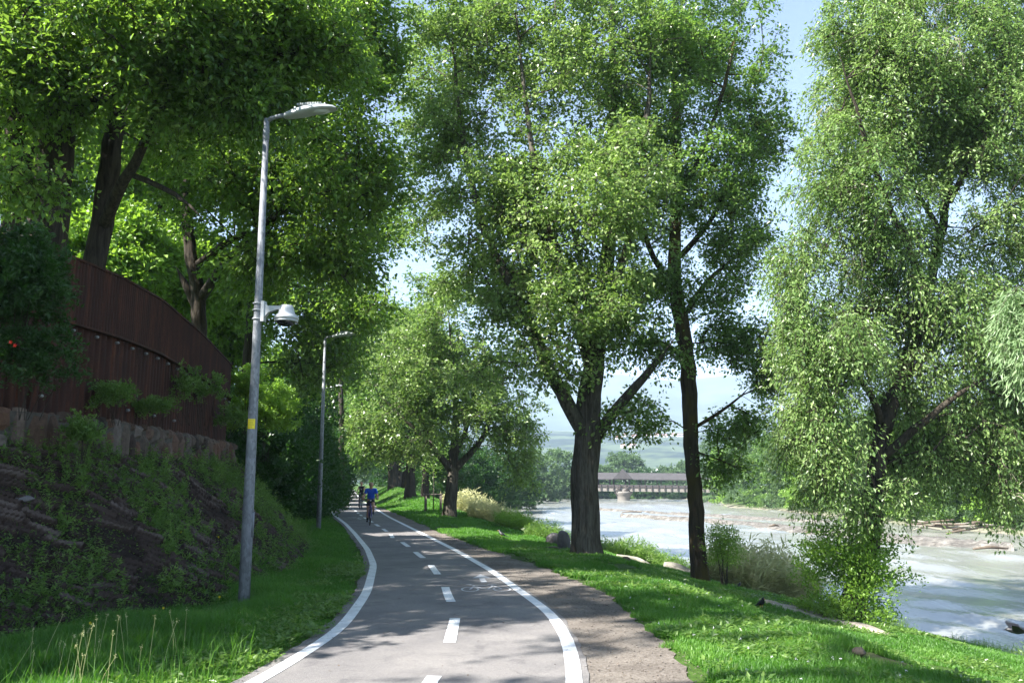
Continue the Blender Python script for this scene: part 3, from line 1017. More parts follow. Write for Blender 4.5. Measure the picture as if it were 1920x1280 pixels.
tree('elm_tree', 'slender elm with thin dark mossy trunk leaning left, leafy shoots at its foot', 'trees along the river bank', b, limbs,
     [E(1340, 90, 24.3, 130, 170, 200, 2.8), E(1290, 330, 24, 150, 150, 180, 2.6), E(1385, 430, 24.3, 75, 100, 90, 2.0), E(1230, 520, 23.5, 80, 70, 45, 1.6), E(1390, 640, 24.6, 75, 55, 60, 1.7),
      E(1385, 790, 24.0, 60, 35, 30, 1.2), E(1430, 700, 24, 40, 45, 24, 1.0), E(1365, 865, 23.8, 55, 22, 16, 1), E(1215, 655, 23.5, 80, 40, 26, 1.3), E(1340, 560, 24.4, 60, 50, 30, 1.5), E(1230, 140, 22.8, 110, 170, 110, 1.8), E(1420, 250, 24.6, 60, 130, 70, 1.6), E(1190, 800, 23.5, 70, 35, 10, 1.2), E(1290, -190, 24, 190, 110, 90, 3)],
     'leaf_mid', 202, per=62, rc=.48, leaf=(.100, .065), droop=.14, spread=.20, bark='bark_moss', gap=.45, twigs=5, nmul=1.3, rough=.2)

# T9 the right-hand tree with hanging branches
b = base_at(1588, 21.0)
trunk = flare(b, L(21.0, [(1605, 1080, .25), (1632, 1030, .25), (1634, 950, .23), (1645, 850, .20), (1668, 760, .18), (1705, 670, .15, .3), (1735, 560, .13, .6), (1768, 430, .11, .8), (1788, 300, .09, 1), (1780, 100, .06, 1), (1770, -80, .03, 1)]), .27)
limbs = [trunk,
         L(21, [(1640, 870, .12), (1690, 825, .10, -.3), (1750, 775, .08, -.6), (1820, 720, .05, -.8), (1890, 690, .02, -1)]),
         L(21, [(1655, 800, .09), (1640, 740, .08, -.6), (1590, 680, .06, -1.2), (1530, 650, .03, -1.6)]),
         L(21, [(1720, 600, .08), (1660, 575, .06, -.3), (1580, 585, .05, -.6), (1500, 605, .02, -.8)]),
         L(21, [(1740, 540, .09), (1690, 440, .07, -.8), (1640, 320, .06, -1.5), (1600, 180, .04, -2), (1560, 60, .02, -2.2)]),
         L(21, [(1780, 380, .08), (1840, 260, .06, -.5), (1880, 120, .04, -.8)]),
         L(21, [(1765, 440, .07), (1700, 330, .06, .8), (1720, 180, .04, 1.5)]),
         L(21, [(1690, 720, .08), (1760, 640, .07, .8), (1840, 560, .05, 1.4), (1920, 520, .03, 2)])]
def hang(cx, cyp, Y, wpx, hpx, n, ry=None): return E(cx, cyp, Y, wpx, hpx, n, ry)
tree('willow_tree', 'big drooping pale green tree with leaning dark trunk at the water edge', 'trees along the river bank', b, limbs,
     [E(1690, 110, 20.5, 200, 190, 260, 2.6), E(1590, 340, 20.3, 120, 150, 120, 2.0), E(1830, 280, 20.8, 170, 220, 230, 2.6), E(1500, 460, 20.5, 50, 60, 20, .9), E(1545, 640, 20, 105, 90, 85, 1.8), E(1540, 790, 19.8, 85, 95, 75, 1.6),
      E(1720, 600, 21.2, 190, 110, 150, 2.4), E(1860, 790, 22, 120, 110, 95, 2.2), E(1720, 800, 21.9, 140, 110, 90, 1.6), E(1650, 480, 21, 110, 90, 60, 2), E(1960, 560, 21.5, 120, 220, 130, 2.2), E(1760, -160, 20.8, 260, 110, 110, 3), E(1620, 915, 20.2, 120, 30, 18, 1.4), E(1860, 900, 21.8, 70, 40, 18, 1.2), E(1900, 120, 21, 120, 200, 120, 2.2), E(1620, 120, 20, 130, 150, 60, 1.6), E(1480, 560, 20, 50, 90, 26, 1.0), E(1900, 690, 22, 110, 120, 70, 2)],
     'leaf_willow', 303, per=100, rc=.55, leaf=(.095, .042), droop=.45, bark='bark_dark', gap=.41, nmul=1.7, twigs=5, gs=.5, rough=.25, up=.25, dead=26, spread=.12)

# T4 and the other trees of the row further along the path
b = base_at(842, 45)
trunk = flare(b, L(45, [(846, 930, .30), (850, 885, .29), (852, 830, .20), (856, 770, .15), (845, 650, .10), (838, 540, .04)]), .31)
tree('round_crowned_tree', 'round crowned tree with short forked brown trunk between the grass slope and the bank shrubs', 'trees along the river bank', b, [trunk,
     L(45, [(848, 885, .20), (828, 858, .17, -.3), (800, 830, .13, -.8), (765, 790, .09, -1.4), (710, 740, .04, -2)]),
     L(45, [(852, 880, .20), (880, 852, .17, -.3), (905, 825, .13, -.6), (930, 760, .10, -.8), (955, 680, .05, -1)]),
     L(45, [(850, 860, .15), (872, 815, .13, .6), (900, 700, .09, 1.2), (910, 600, .04, 1.4)]),
     L(45, [(845, 870, .10), (815, 845, .09, 1), (780, 760, .06, 1.5)])],
     [E(835, 590, 45, 100, 100, 150, 3.2), E(760, 700, 43.5, 95, 90, 130, 3.0), E(900, 690, 45, 100, 110, 150, 3.0), E(950, 800, 45.5, 75, 75, 80, 2.4), E(845, 760, 43, 100, 60, 80, 2.2), E(975, 880, 46, 40, 40, 18, 1.4), E(700, 800, 44, 45, 45, 24, 1.5), E(760, 830, 43.5, 60, 30, 24, 1.5)],
     'leaf_poplar', 404, per=60, rc=.65, leaf=(.15, .10), droop=.15, spread=.14, bark='bark', gap=.44, nmul=1.3, rough=.2, twig_r=.01)
b = base_at(768, 63)
tree('bank_tree', 'dark trunked tree standing left of the round crowned tree on the grass', 'trees along the river bank', b, [flare(b, L(63, [(769, 900, .34), (770, 860, .32), (765, 800, .24), (755, 720, .16), (750, 640, .06)]), .36),
     L(63, [(770, 865, .2), (785, 820, .16), (820, 760, .08)]), L(63, [(768, 850, .2), (740, 800, .14), (700, 740, .06)])],
     [E(740, 720, 62, 90, 90, 130, 4), E(800, 690, 64, 80, 90, 110, 3.5), E(700, 800, 61, 55, 55, 60, 2.5), E(760, 620, 64, 70, 60, 70, 3)],
     'leaf_mid', 505, per=66, rc=0.92, leaf=(.20, .13), droop=.15, bark='bark_dark', gap=.42, twig_r=.012)
for i, (px, Y, hw, lab) in enumerate([(736, 80, .42, 'darkest straight trunk of the trio at the top of the grass mound'), (749, 84, .40, 'grey barked middle tree of the trio at the top of the grass mound'), (758, 82, .28, 'sunlit brown trunk leaning right in the trio on the grass mound')]):
    b = base_at(px, Y)
    lean = (0, 2, 12)[i]
    tree('mound_tree', lab, 'trees along the river bank', b, [flare(b, L(Y, [(px + lean * .3, 870, hw * .9), (px + lean * .7, 830, hw * .8), (px + lean, 760, hw * .5), (px + lean, 660, .08)]), hw)],
         [E(px - 20 + 22 * i, 740 - 25 * i, Y, 70, 90, 110, 4), E(px - 50 + 30 * i, 815, Y, 45, 40, 40, 3)], 'leaf_mid', 600 + i, per=55, rc=1.12, leaf=(.25, .17), bark=('bark_dark', 'bark', 'bark_moss')[i], gap=.42, twig_r=.012)
b = base_at(796, 66)
tree('thin_bank_tree', 'thin dark trunk behind the staked sapling', 'trees along the river bank', b, [flare(b, L(66, [(797, 900, .24), (800, 850, .2), (808, 760, .08)]), .26)],
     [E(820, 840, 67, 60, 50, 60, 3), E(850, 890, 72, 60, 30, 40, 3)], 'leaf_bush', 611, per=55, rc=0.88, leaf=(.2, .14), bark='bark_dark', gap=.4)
for i, (px, py, Y, wp, hp, lab, mt_) in enumerate([
        (672, 800, 105, 45, 85, 'pale leafy tree hanging over the far end of the cycle path', 'leaf_silver'),
        (715, 800, 130, 50, 70, 'mid green tree behind the trio on the mound', 'leaf_mid'),
        (640, 720, 90, 55, 110, 'tree left of the path end, above the hedge', 'leaf_elm'),
        (700, 860, 170, 50, 40, 'bright green tree seen beyond the far cyclist', 'leaf_far'),
        (655, 700, 150, 70, 130, 'tall tree closing the view at the path end', 'leaf_far')]):
    b = base_at(px, Y)
    b = (b[0] + (-3.2, 3, -5, 4, -14)[i], Y, Hs(b[0] + (-3.2, 3, -5, 4, -14)[i], Y))
    tree('distant_tree', lab, 'trees at the far end of the path', b, [flare(b, [tuple(P(px, min(py + 30, 880), Y)) + (.2,), tuple(P(px, py - 30, Y)) + (.08,)], .28)],
         [E(px, py, Y, wp, hp, 190, wp * Y / F)], mt_, 620 + i, per=49, rc=1.36, leaf=(.34, .22), bark='bark_dark', gap=.38, twig_r=.012, sides=10)

# left group on the plateau above the fence
def lefttree(px, Y, tr, limbs_, env, seed, label, mt_='leaf_elm', per=190, rc=.55, leaf=(.095, .058), gap=.44, bark='bark_dark', name='elm_tree', droop=.14):
    b0_ = P(tr[0][0], tr[0][1], Y)
    b = (b0_[0] - .05, Y, Hs(b0_[0], Y))
    r = tr[0][2]
    return tree(name, label, 'trees above the rusty fence', b, [flare(b, L(Y, tr), r)] + [L(Y, l_) for l_ in limbs_], env, mt_, seed, per=int(per * .33), rc=rc * .85, leaf=leaf, droop=droop, bark=bark, gap=gap, rough=.2, gs=.5, spread=.20, twigs=4, nmul=1.12)
lefttree(85, 14.5, [(85, 480, .34), (88, 400, .32), (110, 250, .28), (150, 60, .24), (180, -150, .2), (200, -350, .1)],
         [[(70, 430, .22), (40, 330, .2), (20, 200, .17), (-20, 0, .12)], [(150, 60, .16), (260, -60, .13, -1), (400, -160, .08, -2)], [(110, 250, .12), (200, 170, .1, -1), (310, 90, .07, -1.5)]],
         [E(60, 130, 13.2, 150, 110, 90, 1.2), E(60, 20, 13.5, 230, 120, 150, 1.8), E(280, 40, 12.8, 170, 130, 160, 1.5), E(-120, 150, 14, 160, 260, 110, 2), E(100, -250, 14, 420, 160, 220, 2.4), E(40, 330, 12.2, 70, 60, 26, .8)],
         701, 'massive dark trunk rising from behind the left end of the rusty fence')
lefttree(25, 17.5, [(25, 430, .22), (28, 330, .21), (30, 200, .18), (20, 0, .1)], [[(28, 330, .1), (80, 250, .08), (140, 150, .05)]],
         [E(60, 60, 18, 150, 150, 100, 2), E(-100, 200, 17.5, 110, 200, 70, 2)], 702, 'narrower trunk at the left edge behind the fence')
lefttree(175, 15.5, [(175, 500, .20), (195, 400, .19), (207, 290, .17), (232, 160, .15), (246, 20, .12), (260, -160, .06)],
         [[(190, 430, .12), (215, 370, .11, -.5), (252, 310, .09, -1), (300, 200, .06, -1.5), (380, 80, .03, -2)], [(232, 160, .1), (330, 60, .08, -.8), (450, -20, .05, -1.4)], [(252, 330, .05, -1), (320, 350, .045, -1.5), (380, 410, .03, -2)]],
         [E(350, 150, 13.8, 130, 130, 140, 1.5), E(430, 60, 13.5, 170, 140, 200, 1.6), E(300, 250, 16.5, 70, 60, 30, 1.0), E(560, 60, 13.8, 130, 120, 140, 1.6), E(400, -170, 14.5, 320, 130, 200, 2.4), E(470, 200, 13.8, 110, 70, 70, 1.2)],
         703, 'leaning dark trunk behind the high part of the rusty fence')
lefttree(372, 22, [(372, 610, .19), (376, 560, .18), (355, 460, .15), (345, 330, .12), (360, 150, .08), (370, -50, .04)],
         [[(374, 590, .12), (350, 540, .11), (330, 500, .06)], [(376, 560, .13), (430, 480, .11, -1), (520, 400, .08, -2), (620, 330, .05, -2.5)], [(365, 500, .10), (460, 430, .08, -1), (600, 470, .05, -2), (680, 560, .03, -2.5)]],
         [E(440, 330, 20.5, 150, 110, 170, 2.2), E(600, 330, 20, 120, 110, 150, 2.2), E(560, 180, 20.5, 160, 130, 210, 2.6), E(620, 470, 20.5, 100, 60, 80, 1.8), E(690, 100, 21.5, 75, 170, 130, 2.2), E(500, 500, 21, 90, 55, 60, 1.8), E(700, 330, 21, 60, 90, 60, 1.8), E(560, -60, 21.5, 260, 140, 200, 3.2)],
         704, 'tree with ivy covered trunk behind the middle of the fence', per=170, rc=.7, leaf=(.12, .075))
lefttree(470, 33, [(470, 640, .25), (480, 500, .22), (500, 330, .16), (520, 150, .08)], [[(480, 500, .14), (560, 430, .1), (650, 380, .06)], [(490, 400, .12), (430, 300, .09), (380, 200, .05)]],
         [E(560, 520, 32, 120, 110, 170, 3), E(680, 560, 31, 70, 60, 60, 2.2), E(500, 320, 33, 150, 120, 100, 3.5), E(690, 420, 32, 80, 70, 70, 2.4), E(600, 660, 33, 80, 70, 110, 2.4)],
         705, 'tall tree behind the second street lamp', mt_='leaf_elm', per=130, rc=1.0, leaf=(.16, .11))
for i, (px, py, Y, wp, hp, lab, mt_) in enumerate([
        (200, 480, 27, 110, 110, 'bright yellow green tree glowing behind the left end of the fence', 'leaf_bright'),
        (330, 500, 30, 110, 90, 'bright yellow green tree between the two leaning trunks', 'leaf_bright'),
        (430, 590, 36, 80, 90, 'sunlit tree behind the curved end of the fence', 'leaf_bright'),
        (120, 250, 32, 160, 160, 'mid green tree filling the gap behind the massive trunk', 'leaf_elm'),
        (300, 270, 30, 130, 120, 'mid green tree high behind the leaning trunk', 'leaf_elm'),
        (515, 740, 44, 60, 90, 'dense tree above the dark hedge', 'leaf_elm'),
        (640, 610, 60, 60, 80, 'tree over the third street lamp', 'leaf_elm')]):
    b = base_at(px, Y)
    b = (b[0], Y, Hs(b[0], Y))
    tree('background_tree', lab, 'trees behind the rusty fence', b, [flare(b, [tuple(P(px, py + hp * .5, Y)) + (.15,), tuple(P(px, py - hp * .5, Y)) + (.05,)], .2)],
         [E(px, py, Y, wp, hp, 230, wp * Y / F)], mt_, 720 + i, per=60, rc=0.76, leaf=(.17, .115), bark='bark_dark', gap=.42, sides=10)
# off-frame trees added for shade, crowns placed to shadow slope, path and grass
for i, (x, y, cx_, cyy, cz_, r, rz_, n_) in enumerate([(-13.0, 8.4, -9.9, 6.7, 6.0, 2.5, 2.3, 280), (-16.0, 8.0, -11.9, 5.6, 11.6, 4.4, 3.0, 240), (-16, 19, -12.6, 17.0, 11.0, 4.4, 3.4, 220), (-13.0, .2, -9.2, -.4, 15.0, 2.6, 1.6, 110)]):
    b = (x, y, Hs(x, y))
    tree('shade_tree', ['low leafy tree just left of the view above the slope', 'high crowned tree just left of the view', 'leafy tree left of the view behind the massive trunk', 'tall slim tree beside the viewer on the left'][i], 'trees above the rusty fence', b,
         [flare(b, [(x, y, cz_ * .6, .25), ((x + cx_) / 2, (y + cyy) / 2, cz_ * .85, .18), (cx_, cyy, cz_ + rz_ * .5, .06)], .3)], [((cx_, cyy, cz_), (r, r * 1.15, rz_), n_)], 'leaf_elm', 760 + i, per=49, rc=0.52, leaf=(.15, .10), bark='bark_dark', gap=.50, sides=10, nmul=1.4)

# willow whose sprays hang in from the right
b = (9.6, 10.2, Hs(9.6, 10.2))
tree('white_willow', 'narrow leaved willow whose silvery sprays hang in at the right edge', 'trees along the river bank', b, [flare(b, [(9.4, 10.2, 1, .2), (9.3, 10.3, 3.4, .17), (9.0, 10.3, 6, .08)], .2),
     [(9.3, 10.3, 3.0, .09), (8.0, 10.6, 4.2, .06), (6.9, 11., 4.5, .03), (6.6, 11.1, 4.2, .01)]],
     [(P(1915, 575, 11), (.26, .4, .34), 9), (P(1925, 660, 11), (.14, .3, .12), 3), (P(2110, 480, 11), (.9, 1.2, 1.1), 40), (P(2290, 300, 10.5), (1.8, 1.6, 1.9), 80)],
     'leaf_silver', 811, per=150, rc=.34, leaf=(.10, .018), droop=.5, bark='bark', gap=.40, twig_r=.003, spread=.12)

# ------------------------------------------------------------------ shrubs, hedge, banks
def shrub(name, label, group, c, r, n, mt_, seed, per=90, rc=.35, leaf=(.07, .045), cat='shrub', gap=.36, droop=.1, stems=7, bark='bark_dark', tilt=.9, ground=True, skirt=0.0):
    rs = np.random.RandomState(seed)
    c = np.array(c, float); r = np.array(r, float)
    gz = Hs(c[0], c[1]) if ground else c[2] - r[2]
    base = (float(c[0]), float(c[1]), float(gz))
    root = empty(name, base)
    tag(root, label, cat, group)
    d = unit(rs.normal(size=(n * 3, 3))); d[:, 2] = np.where(d[:, 2] < -.3, -d[:, 2], d[:, 2])
    p = c + d * r * (rs.rand(n * 3) ** (1 / 2.4))[:, None]
    if skirt:
        low = rs.rand(len(p)) < skirt
        ang_ = rs.rand(len(p)) * 6.283; q_ = rs.rand(len(p)) ** .4
        p[low] = np.stack([c[0] + np.cos(ang_) * q_ * r[0], c[1] + np.sin(ang_) * q_ * r[1], gz + (c[2] - gz) * 1.1 * rs.rand(len(p))], 1)[low]
    p = p[fbm(p * 1.1 / max(.4, r.mean()), 2, seed) > gap][:n]
    gg = H(p[:, 0], p[:, 1]) if ground else np.full(len(p), gz)
    p[:, 2] = np.maximum(p[:, 2], gg + rc * .3)
    n = len(p)
    k = 4
    dd = rs.normal(size=(n, k, 3)); dd[..., 2] = np.abs(dd[..., 2]) * .8
    dd = unit(dd) * rc * (.7 + .6 * rs.rand(n, k, 1))
    m = max(1, per // k)
    t = rs.rand(n, k, m)
    pos = p[:, None, None] + dd[:, :, None] * t[..., None]
    pos[..., 2] -= droop * t * t * rc * 3
    pos += rs.normal(size=pos.shape) * .13 * rc
    tw = unit(dd[:, :, None] + rs.normal(size=pos.shape) * rc * .8)
    nr = rs.normal(size=pos.shape) * tilt; nr[..., 2] += 1
    tint = np.clip(.42 + (rs.rand(n, 1, 1) - .5) * .45 + (rs.rand(n, k, m) - .5) * .5, 0, 1)
    s = .7 + .6 * rs.rand(n * k * m)
    lm = MB(); lm.leaves(pos.reshape(-1, 3), tw.reshape(-1, 3), nr.reshape(-1, 3), leaf[0] * s, leaf[1] * s, tint.ravel())
    lm.build('foliage', M[mt_], root, loc=base, smooth=False)
    sb = MB()
    for q in p[rs.choice(n, min(stems, n), replace=False)]:
        a = np.array(base) + np.array([rs.normal() * r[0] * .12, rs.normal() * r[1] * .12, -.05])
        sb.tube([a, (a + q) / 2 + np.array([0, 0, .15]) * r[2], q], (np.array([.014 * (1 + r[2] * .15), .010, .004]) if ground else np.array([.006, .005, .003])), 5, cap=False)
    sb.build('stems', M[bark], root, loc=base)
    return root
i = 0
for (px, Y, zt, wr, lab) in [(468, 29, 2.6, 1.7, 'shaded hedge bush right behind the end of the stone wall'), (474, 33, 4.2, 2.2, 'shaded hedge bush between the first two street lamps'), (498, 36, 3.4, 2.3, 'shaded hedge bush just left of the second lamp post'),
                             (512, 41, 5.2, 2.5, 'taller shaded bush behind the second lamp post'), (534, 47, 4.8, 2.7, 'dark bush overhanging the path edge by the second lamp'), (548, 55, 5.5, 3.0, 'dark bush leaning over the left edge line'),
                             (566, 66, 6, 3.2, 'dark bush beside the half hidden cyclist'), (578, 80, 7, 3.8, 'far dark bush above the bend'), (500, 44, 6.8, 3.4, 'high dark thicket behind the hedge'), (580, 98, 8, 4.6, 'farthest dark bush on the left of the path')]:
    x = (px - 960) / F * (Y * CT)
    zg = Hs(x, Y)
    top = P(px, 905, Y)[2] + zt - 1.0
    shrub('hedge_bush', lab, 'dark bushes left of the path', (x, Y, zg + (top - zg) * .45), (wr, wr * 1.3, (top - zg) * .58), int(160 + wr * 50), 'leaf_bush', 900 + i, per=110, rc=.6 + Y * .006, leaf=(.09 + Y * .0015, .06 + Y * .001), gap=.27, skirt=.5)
    i += 1
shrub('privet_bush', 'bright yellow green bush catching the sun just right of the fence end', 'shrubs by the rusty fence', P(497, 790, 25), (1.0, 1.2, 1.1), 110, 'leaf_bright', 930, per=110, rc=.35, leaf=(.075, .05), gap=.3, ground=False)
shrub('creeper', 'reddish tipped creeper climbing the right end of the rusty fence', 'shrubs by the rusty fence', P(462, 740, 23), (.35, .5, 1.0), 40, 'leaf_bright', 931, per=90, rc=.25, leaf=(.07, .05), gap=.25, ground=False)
# climber with trumpet flowers at the left end
shrub('trumpet_vine', 'dark climber smothering the left end of the fence, with two orange red flowers', 'shrubs by the rusty fence', P(35, 560, 10.8), (.75, .5, .95), 150, 'leaf_bush', 932, per=110, rc=.26, leaf=(.07, .035), gap=.3, droop=.35, ground=False)
shrub('trumpet_vine', 'leafy shoots hanging over the wall below the climber', 'shrubs by the rusty fence', P(60, 690, 10.8), (.55, .4, .6), 45, 'leaf_bush', 933, per=100, rc=.22, leaf=(.06, .03), gap=.3, droop=.35, ground=False)
for k, (px, py) in enumerate([(22, 642), (30, 648)]):
    mb = MB()
    c = P(px, py, 10.1)
    for a in range(5):
        an = a * 1.256
        d = np.array([math.cos(an) * .6, -.6, math.sin(an) * .6])
        mb.leaves(c[None], d[None], np.array([[0, -1, .3]]), .038, .028, [.5])
    tag(mb.build('trumpet_flower', M['petal_red'], loc=tuple(c)), ['orange red trumpet flower, upper of the two on the dark climber', 'orange red trumpet flower, lower of the two on the dark climber'][k], 'flower', 'flowers on the climber')
# plants growing at the fence foot
for k, (px, py, Y, w_, h_, lab) in enumerate([(215, 755, 13.4, .35, .30, 'low weed on the stone wall below the fence, left one'), (345, 740, 17, .6, .55, 'leafy plant against the middle of the fence foot'), (385, 745, 18.5, .5, .65, 'taller plant against the fence foot towards its right end'), (430, 790, 20.5, .5, .35, 'trailing plant over the right end of the stone wall'), (290, 770, 15, .4, .2, 'small plant on top of the stone wall'), (155, 820, 11.9, .18, .3, 'dark ivy patch hanging down the stone wall')]):
    shrub('wall_plant', lab, 'plants along the wall', P(px, py, Y), (w_, w_ * .5, h_), 22, 'leaf_mid', 940 + k, per=70, rc=.2, leaf=(.06, .03), gap=.2, ground=False, stems=5)
# shoots at the foot of trees
shrub('root_shoots', 'bushy shoots round the foot of the slender elm', 'shrubs on the river bank', (5.62, 23.8, -.35), (.5, .5, 1.0), 130, 'leaf_bright', 950, per=36, rc=.34, leaf=(.055, .03), gap=.2)
bw = base_at(1600, 20.7)
shrub('root_shoots', 'bright green shrub round the foot of the leaning willow', 'shrubs on the river bank', (bw[0] - .12, 20.6, bw[2] + .95), (1.15, .9, 1.35), 190, 'leaf_bright', 951, per=64, rc=.50, leaf=(.080, .046), gap=.38, droop=.06, stems=7, skirt=.45)
shrub('root_shoots', 'leafy shoots on the left of the willow foot', 'shrubs on the river bank', (bw[0] - .95, 20.4, bw[2] + .25), (.45, .5, .35), 34, 'leaf_bright', 952, per=40, rc=.30, leaf=(.06, .04), gap=.2)
# weedy river margin
def stalks(name, label, group, cx, cy_, rx_, ry_, n, h, mt_, seed, lean=.25, wdt=.012, cat='plant', leafy=3):
    """upright stems carrying narrow leaves, all from one root patch"""
    rs = np.random.RandomState(seed)
    a = rs.rand(n) * 6.283; q = np.sqrt(rs.rand(n))
    x = cx + np.cos(a) * q * rx_; y = cy_ + np.sin(a) * q * ry_
    z = H(x, y) - .05
    z = np.maximum(z, WATER - .1)
    base = (float(cx), float(cy_), float(z.min()))
    hh = h * (.45 + .75 * rs.rand(n)) * (1 - .45 * q)
    dirv = np.stack([np.cos(a) * q * lean + rs.normal(size=n) * .14 + .12, np.sin(a) * q * lean + rs.normal(size=n) * .14, np.ones(n)], 1)
    p0 = np.stack([x, y, z], 1)
    mb = MB()
    tint = .3 + .5 * rs.rand(n)
    mb.leaves(p0, dirv, rs.normal(size=(n, 3)) + [0, -1, 0], hh, wdt * (1 + rs.rand(n)), tint, fold=.1)
    for k in range(leafy):
        t = .25 + .7 * rs.rand(n)
        p = p0 + unit(dirv) * (hh * t)[:, None]
        d = unit(rs.normal(size=(n, 3)) * [1, 1, .4] + [0, 0, .5])
        mb.leaves(p, d, rs.normal(size=(n, 3)) * .6 + [0, 0, 1], h * .16 * (.6 + rs.rand(n)), h * .035, np.clip(tint + (rs.rand(n) - .5) * .4, 0, 1))
    return tag(mb.build(name, M[mt_], loc=base, smooth=False), label, cat, group)
bank = 'plants along the water edge'
def bx_(y): return float(np.interp(y, PR_Y, prx[3]))
stalks('reed_clump', 'pale straw coloured grass clump leaning out over the water', bank, bx_(30.5) - 1.0, 30.8, 1.5, 1.1, 3200, 2.0, 'straw', 1001, lean=.55)
stalks('reed_clump', 'second straw coloured grass clump just right of the elm trunk', bank, bx_(29.5) - 2.4, 30.0, 1.0, .9, 1500, 1.7, 'straw', 1002, lean=.4)
stalks('water_plant', 'dark green bush of stems between the big poplar and the pale log', bank, 5.1, 36, 1.1, .8, 900, 1.25, 'leaf_mid', 1003, lean=.4, leafy=6)
stalks('water_plant', 'dark green stems right behind the pale log', bank, 6.3, 35.0, .8, .7, 500, 1.05, 'leaf_mid', 1004, leafy=6)
stalks('water_plant', 'low green stems just right of the big poplar trunk', bank, 3.6, 37, 1.1, .7, 600, .85, 'leaf_mid', 1005, leafy=6)
stalks('water_plant', 'blue green stems behind the elm trunk', bank, 8.0, 33, 1.1, .7, 800, 1.2, 'leaf_far', 1006, leafy=6)
stalks('shrubby_weeds', 'pale weedy clump on the bank right of the round crowned tree', bank, -.9, 45.5, 1.3, 1.3, 1300, 1.3, 'straw', 1007, leafy=5)
stalks('shrubby_weeds', 'mixed green weeds at the bank lip, nearest to the grass slope', bank, .3, 40, 1.0, 1.6, 1100, 1.1, 'leaf_bright', 1008, leafy=5)
stalks('shrubby_weeds', 'weeds with brown seed heads behind the round crowned tree', bank, -2.3, 52, 1.6, 2, 1200, 1.6, 'straw', 1009, leafy=5)
stalks('shrubby_weeds', 'tall weeds hanging over the bank beside the boulder', bank, 1.3, 33.5, .8, 1.0, 600, .9, 'leaf_mid', 1010, leafy=5)
for k, (x, y, h, lab) in enumerate([(bx_(25.5) - .5, 25.5, .55, 'thin weeds at the water edge left of the willow'), (bx_(21) + .1, 20.6, .55, 'dark weeds at the water edge right of the willow foot'), (bx_(19) + .1, 19, .5, 'weeds at the water edge in front of the shaded river, middle'), (bx_(17.6), 17.6, .55, 'weeds at the water edge nearest the flying bird'), (bx_(27.5) - .8, 27.3, .5, 'sparse stems on the small inlet'), (bx_(22.5) - .1, 22.2, .4, 'short weeds right behind the willow foot')]):
    stalks('edge_weeds', lab, bank, x, y, .8, .8, 170, h, 'leaf_mid', 1020 + k, leafy=4, wdt=.008)
# far bank
rsf = np.random.RandomState(5)
fb = [(1345, 862, 190, 46, 50), (1372, 880, 165, 44, 46), (1405, 868, 150, 46, 60), (1442, 875, 138, 46, 58), (1480, 865, 130, 48, 66), (1520, 872, 123, 50, 64), (1560, 862, 116, 52, 70), (1605, 870, 106, 52, 68), (1650, 865, 98, 56, 76), (1700, 870, 91, 56, 76), (1745, 860, 86, 60, 80), (1790, 880, 82, 54, 70), (1835, 860, 79, 60, 84), (1880, 880, 76, 56, 80), (1925, 860, 73, 60, 90), (1570, 820, 150, 70, 70), (1700, 800, 130, 80, 80), (1830, 790, 120, 80, 90), (1430, 835, 185, 60, 50)]
lo = ['pale green', 'yellow green', 'mid green', 'dark green']
for k, (px, py, Y, wp, hp) in enumerate(fb):
    c = P(px, py, Y)
    zg = Hs(c[0], Y)
    top = P(px, py - hp, Y)[2]
    mt_ = ['leaf_far', 'leaf_bright', 'leaf_far', 'leaf_mid'][k % 4]
    near = ['the bridge end', 'the elm trunk', 'the elm trunk', 'the straw clump', 'the straw clump', 'the straw clump', 'the willow leaves', 'the willow trunk', 'the willow trunk', 'the willow trunk', 'the driftwood pile', 'the driftwood pile', 'the driftwood pile', 'the right edge', 'the right edge', 'the far bank row', 'the far bank row', 'the far bank row', 'the far bank row'][k]
    shrub('far_bank_tree', f"{lo[k % 4]} tree on the opposite bank, {['first', 'second', 'third', 'fourth', 'fifth', 'sixth', 'seventh', 'eighth', 'ninth', 'tenth', 'eleventh', 'twelfth', 'thirteenth', 'fourteenth', 'fifteenth', 'sixteenth', 'seventeenth', 'eighteenth', 'nineteenth'][k]} from the bridge", 'trees on the opposite bank', (c[0], Y, (zg + top) / 2), (wp * Y / F, wp * Y / F * 1.1, (top - zg) * .52), 190, mt_, 1100 + k, per=90, rc=1.0, leaf=(.30, .2), gap=.33, cat='tree', stems=6, skirt=.45)
